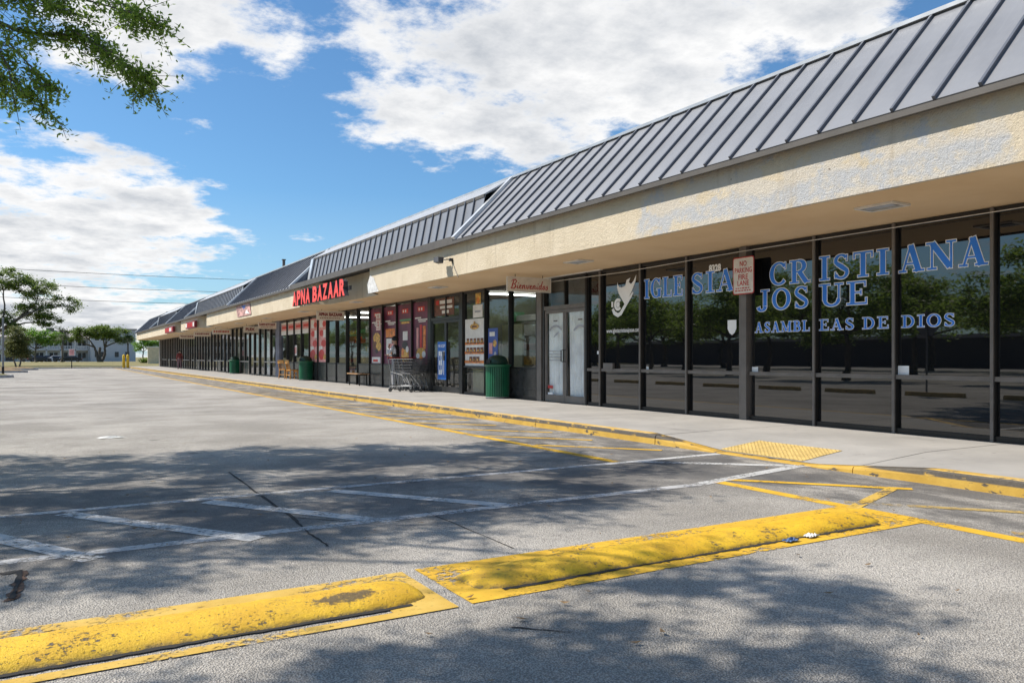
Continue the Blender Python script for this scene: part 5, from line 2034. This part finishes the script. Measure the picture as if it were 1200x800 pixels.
# ------------------------------------------------------------------ lot islands, pole, bollards
for i, (yc, xe, lb) in enumerate(((54.0, -2.0, 'first'), (70.5, -1.7, 'second'), (83.5, -1.2, 'third'))):
    isl = structure('lot_island', (0, yc, 0))
    def ring(off, z):
        p = []
        hw = 1.3 - off
        for k in range(9):
            a = R(-90 + 180 * k / 8)
            p.append((xe - 1.3 + hw * math.cos(a), hw * math.sin(a), z))
        p += [(-12, hw, z), (-12, -hw, z)]
        return p
    a_, b_, c_ = ring(0, 0), ring(.02, .15), ring(.16, .15)
    d_ = ring(.16, .10)
    n = len(a_)
    mb = MB()
    for lo, hi in ((a_, b_), (b_, c_), (c_, d_)):
        mb.add(lo + hi, [(k, (k + 1) % n, n + (k + 1) % n, n + k) for k in range(n)])
    mb.build('kerb_rim', 'kerb_grey', isl)
    mound = MB()
    for off, z, off2, z2 in ((.165, .11, .45, .2), (.45, .2, .9, .27)):
        lo, hi = ring(off, z), ring(off2, z2)
        mound.add(lo + hi, [(k, (k + 1) % n, n + (k + 1) % n, n + k) for k in range(n)])
    mound.poly(ring(.9, .27))
    mound.build('soil', 'dry_grass' if i == 0 else 'mulch', isl)
gx, gy = ground(3.5, 440)
pole = thing('sign_post', 'tall grey metal post with dark foot beside the lot island', 'post', (gx, gy, 0))
MB().tube([(0, 0, .55), (0, 0, 3.6)], .06, 10).build('shaft', 'galvanised', pole)
MB().tube([(0, 0, 0), (0, 0, .56)], .075, 10).build('foot', 'black_metal', pole)
MB().lathe([(.07, 0), (.065, .05), (.01, .08)], (0, 0, 3.6), 10).build('cap', 'galvanised', pole)
for i, (px, lb) in enumerate(((145, 'yellow bollard by the lawn, the one farther from the shops'), (149.8, 'yellow bollard by the lawn, the one nearer the shops'))):
    gx, gy = ground(px, 431.5)
    b = thing('bollard', lb, 'bollard', (gx, min(gy, 92.4), 0), group='yellow bollards by the lawn')
    MB().lathe([(.13, 0), (.13, 1.3), (.11, 1.38), (.05, 1.43), (.01, 1.44)], seg=12).build('shaft', 'bollard_yellow', b, smooth=True)
    MB().lathe([(.17, 0), (.16, .05), (.135, .06)], seg=12).build('foot', 'kerb_grey', b)
gx, gy = ground(82.5, 430.6)
ps = thing('parking_sign', 'small pinkish parking sign on a thin dark post by the lawn', 'sign', (gx, min(gy, 92.2), 0))
MB().tube([(0, 0, 0), (0, 0, 1.95)], .045, 8).build('post', 'black_metal', ps)
MB().box(-.27, .27, -.05, -.046, 1.3, 2.0).box(-.22, .22, -.056, -.051, 1.36, 1.94, 1).build('plate', ['sign_white', 'poster_pink'], ps)


# ------------------------------------------------------------------ apartment blocks
def block(px0, px1, yv, h, label, wall, balcony):
    x0, x1 = far_xy(px0, yv), far_xy(px1, yv)
    b = thing('apartment_block', label, 'building', ((x0 + x1) / 2, yv, 0))
    w = (x1 - x0) / 2
    MB().box(-w, w, 0, 14, 0, h).build('wall', wall, b)
    if balcony:
        rf = MB()
        e = .7
        rf.add([(-w - e, -e - 1.4, h), (w + e, -e - 1.4, h), (w + e, 15, h), (-w - e, 15, h), (-w + 3, 5.5, h + 2.0), (w - 1, 5.5, h + 2.0)],
               [(0, 1, 5, 4), (1, 2, 5), (2, 3, 4, 5), (3, 0, 4), (0, 3, 2, 1)])
        r_ = rf.build('roof', 'apartment_roof', b)
        for xx in (-w * .45, w * .5):
            MB().box(xx - .9, xx + .9, 4, 6, h + 1.5, h + 2.5).build('rooftop_unit', 'drip_edge', r_)
        n = max(3, int(2 * w / 2.9))
        sp = 2 * w / n
        for k in range(n + 1):
            MB().box(-w + k * sp - .16, -w + k * sp + .16, -1.7, -1.4, 0, h - .002).build('column', 'apartment_wall', b)
        for fl_ in range(2):
            z = fl_ * h / 2
            if fl_: MB().box(-w, w, -1.7, -.002, z - .25, z).build('balcony_floor', 'apartment_wall', b)
            if fl_:
                rl_ = MB().box(-w, w, -1.69, -1.63, z + .85, z + .93).box(-w, w, -1.69, -1.63, z + .1, z + .16)
                for q in range(int(2 * w / .35)):
                    rl_.box(-w + q * .35, -w + q * .35 + .12, -1.67, -1.65, z + .16, z + .85)
                rl_.build('railing', 'rail_white', b)
            for k in range(n):
                xa = -w + k * sp + sp * .22
                wn = MB().box(xa, xa + sp * .56, -.05, -.003, z + (.2 if k % 2 else .9), z + 2.25).build('window', 'window_dark', b)
                MB().box(xa - .08, xa + sp * .56 + .08, -.08, -.051, z + 2.25, z + 2.35).box(xa + sp * .26, xa + sp * .3, -.07, -.051, z + .9, z + 2.25).build('window_frame', 'rail_white', wn)
    else:
        MB().box(-w - .3, w + .3, -.3, 14.3, h, h + .35).build('parapet', 'apartment_roof', b)
        for xx in (-.72, -.45, .15, .62):
            for zz in (1.1, 5.3):
                wn = MB().box(xx * w - .45, xx * w + .45, -.05, -.003, zz, zz + 1.35).build('window', 'window_dark', b)
                MB().box(xx * w - .52, xx * w + .52, -.09, -.052, zz - .1, zz).build('window_sill', 'rail_white', wn)
    return b


block(-90, 104, 226, 6.0, 'pale two-storey apartment block with balconies and hipped roof behind the trees', 'apartment_wall', True)
block(106, 159, 222, 8.0, 'plain pale grey apartment block with flat parapet behind the fig tree', 'apartment_grey', False)
cw = thing('garden_wall', 'cream rendered wall just past the end of the shop row', 'wall', (far_xy(186, 128), 128, 0))
MB().box(-1.5, 4, 0, .3, 0, 2.6).build('panel', 'cream_wall', cw)
MB().box(-1.6, 4.1, -.05, .35, 2.6, 2.72).build('coping', 'rail_white', cw)


# ------------------------------------------------------------------ cars in front of the apartments
def make_car():
    c = thing('parked_car', 'x', 'car')
    side = [(-2.2, .35), (-2.25, .7), (-2.1, .92), (-1.45, .98), (-.85, 1.40), (.45, 1.43), (1.15, 1.0), (1.95, .88), (2.2, .7), (2.22, .35)]
    mb = MB()
    n = len(side)
    def ringw(y_, k): return [(x, y_, z if z < .95 else .95 + (z - .95) * k) for x, z in side]
    secs = [(-.86, .9), (-.80, 1), (.80, 1), (.86, .9)]
    vs = []
    for y_, k in secs:
        for x, z in side:
            ins = max(0, z - .95) * .38
            vs.append((x, y_ - math.copysign(ins, y_), z if k == 1 else z - .03))
    fs = []
    for i in range(3):
        for j in range(n):
            fs.append((i * n + j, i * n + (j + 1) % n, (i + 1) * n + (j + 1) % n, (i + 1) * n + j))
    fs += [tuple(range(n))[::-1], tuple(3 * n + j for j in range(n))]
    mb.add(vs, fs)
    mb.build('body', 'car_black', c, smooth=False)
    for s in (-1, 1):
        MB().prism([(-1.25, s * .86, .98), (1.0, s * .86, .98), (.42, s * .70, 1.36), (-.8, s * .70, 1.34)], (0, s * .012, 0)).build('side_window', 'window_dark', c)
    MB().prism([(1.16, -.72, 1.02), (1.16, .72, 1.02), (.52, .64, 1.41), (.52, -.64, 1.41)], (.02, 0, .012)).build('windscreen', 'window_dark', c)
    for s in (-1, 1):
        for x in (-1.35, 1.38):
            w = MB().tube([(x, s * .72, .32), (x, s * .885, .32)], .32, 16).build('wheel', 'rubber', c)
            MB().tube([(x, s * .88, .32), (x, s * .895, .32)], .19, 12).build('rim', 'chrome', w)
        MB().box(2.12, 2.235, s * .55 - .16, s * .55 + .16, .66, .78).build('headlight', 'vinyl_white', c)
        MB().box(-2.26, -2.16, s * .6 - .14, s * .6 + .14, .7, .82).build('tail_light', 'sign_red', c)
    return c


car0 = make_car()
CARS = [(46, 205, 8, 'car_black', 'dark parked car below the lime green tree'), (57, 206, 172, 'car_black', 'dark parked car left of the white car before the balconies'), (66, 206, 10, 'car_white', 'white parked car before the apartment balconies'),
        (83, 202, 176, 'car_black', 'long black parked car behind the small parking sign'), (36, 207, 5, 'car_grey', 'grey parked car beside the dark upright shrub')]
for i, (px, yv, rz, m_, lb) in enumerate(CARS):
    c = car0 if i == 0 else copy_tree(car0)
    c.location = (far_xy(px, yv), yv, .05); c.rotation_euler[2] = R(rz)
    c['label'] = lb; c['group'] = 'cars parked by the apartments'
    for ch in c.children:
        if ch.name.startswith('body') and m_ != 'car_black':
            ch.data = ch.data.copy(); ch.data.materials[0] = MT[m_]

# ------------------------------------------------------------------ power line
for i, (x, lb) in enumerate(((-30, 'wooden utility pole carrying the wires to the left of the lot'), (48, 'wooden utility pole carrying the wires behind the shop row'))):
    u = thing('utility_pole', lb, 'pole', (x, 120, 0))
    MB().tube([(0, 0, 0), (0, 0, 13.4)], [.19, .13], 10).build('shaft', 'pole_wood', u)
    MB().box(-.09, .09, -.9, .9, 12.5, 12.66).build('cross_arm', 'pole_wood', u)
for z, lb in ((12.8, 'topmost overhead wire crossing the sky behind the roof'), (10.9, 'middle overhead wire crossing the sky behind the roof'), (9.1, 'lowest overhead wire crossing the sky behind the roof')):
    pts = [(-30 + 78 * k / 24, 119.8, z - .7 * (1 - (2 * k / 24 - 1) ** 2) + .35) for k in range(25)]
    tag(MB().tube(pts, .028, 5).build('overhead_wire', 'black_metal'), lb, 'wire', 'overhead wires')

# ------------------------------------------------------------------ the far side of the lot, mirrored in the church glass
MIRROR = []
for i, (x, yv, sd) in enumerate(((-15, 26, 61), (-17, 36, 63), (-16, 17, 67), (-19, 46, 69), (-13, 54, 71), (-12, 63, 73), (-13, 73, 75), (-12, 84, 77), (-13, 97, 79), (-12, 111, 81), (-13, 128, 83))):
    MIRROR.append(tree('lot_tree', 'leafy tree across the lot, mirrored in the dark church windows', (x, yv, 0), 2.4, .17,
         [(0, 0, 4.3, 2.5, 3.2, 1.3), (1.3, 1.6, 3.4, 1.8, 2.0, 1.1), (-1.1, -1.8, 3.5, 1.9, 2.2, 1.2), (0, 0, 5.4, 1.5, 1.9, .9)], 90, 110, .62, .24, 'oak_leaf', sd, 'trees mirrored in the church windows'))
lb_ = thing('low_warehouse', 'long low grey building across the lot, mirrored in the church windows', 'building', (-62, 40, 0))
MB().box(-8, 0, -80, 80, 0, 3.2).build('wall', 'far_wall', lb_)
MB().box(-8.3, .3, -80.3, 80.3, 3.2, 3.6).build('roof', 'apartment_roof', lb_)
ws = None
for k in range(10):
    o = thing('wheel_stop', 'tan wheel stop across the lot, mirrored in the lower church panes', 'wheel stop', (-2.6, 8 + k * 2.9, 0), group='wheel stops mirrored in the church windows')
    if ws is None:
        ws = MB().prism([(-.09, -.9, 0), (.09, -.9, 0), (.06, -.9, .13), (-.06, -.9, .13)], (0, 1.8, 0)).mesh('block', 'stop_tan')
    link('block', ws, o)
for i, (x, yv, rz) in enumerate(((-25, 21, 40), (-27, 30, 130), (-26, 41, 220), (-28, 52, 310), (-25, 12, 75), (-30, 64, 20), (-44, 20, 15), (-43, 30, 95), (-45, 40, 160), (-44, 51, 250), (-43, 62, 200), (-45, 74, 330), (-44, 87, 50))):
    src = MIRROR[i % len(MIRROR)]
    c = copy_tree(src)
    c.location = (x, yv, 0); c.rotation_euler[2] = R(rz)
    c.scale = (1.15, 1.15, 1.0 + .12 * (i % 3)) if x > -40 else (1.7, 1.7, 1.05 + .1 * (i % 3))
    c['label'] = 'leafy tree standing behind the front row of mirrored trees across the lot'
    c['group'] = 'back row of mirrored trees'
st_ = thing('octagonal_sign', 'octagonal road sign on a post, mirrored as a dark outline in the church window', 'sign', (-3.5, 14.6, 0))
MB().tube([(0, 0, 0), (0, 0, 2.65)], .03, 8).build('post', 'galvanised', st_)
MB().prism([(-.034, .40 * math.cos(R(22.5 + 45 * k)), 2.22 + .40 * math.sin(R(22.5 + 45 * k))) for k in range(8)], (-.006, 0, 0)).build('plate', 'galvanised', st_)
MB().prism([(-.042, .39 * math.cos(R(22.5 + 45 * k)), 2.22 + .39 * math.sin(R(22.5 + 45 * k))) for k in range(8)], (-.003, 0, 0)).build('face', 'sign_red', st_)
print('objects', len(bpy.data.objects))
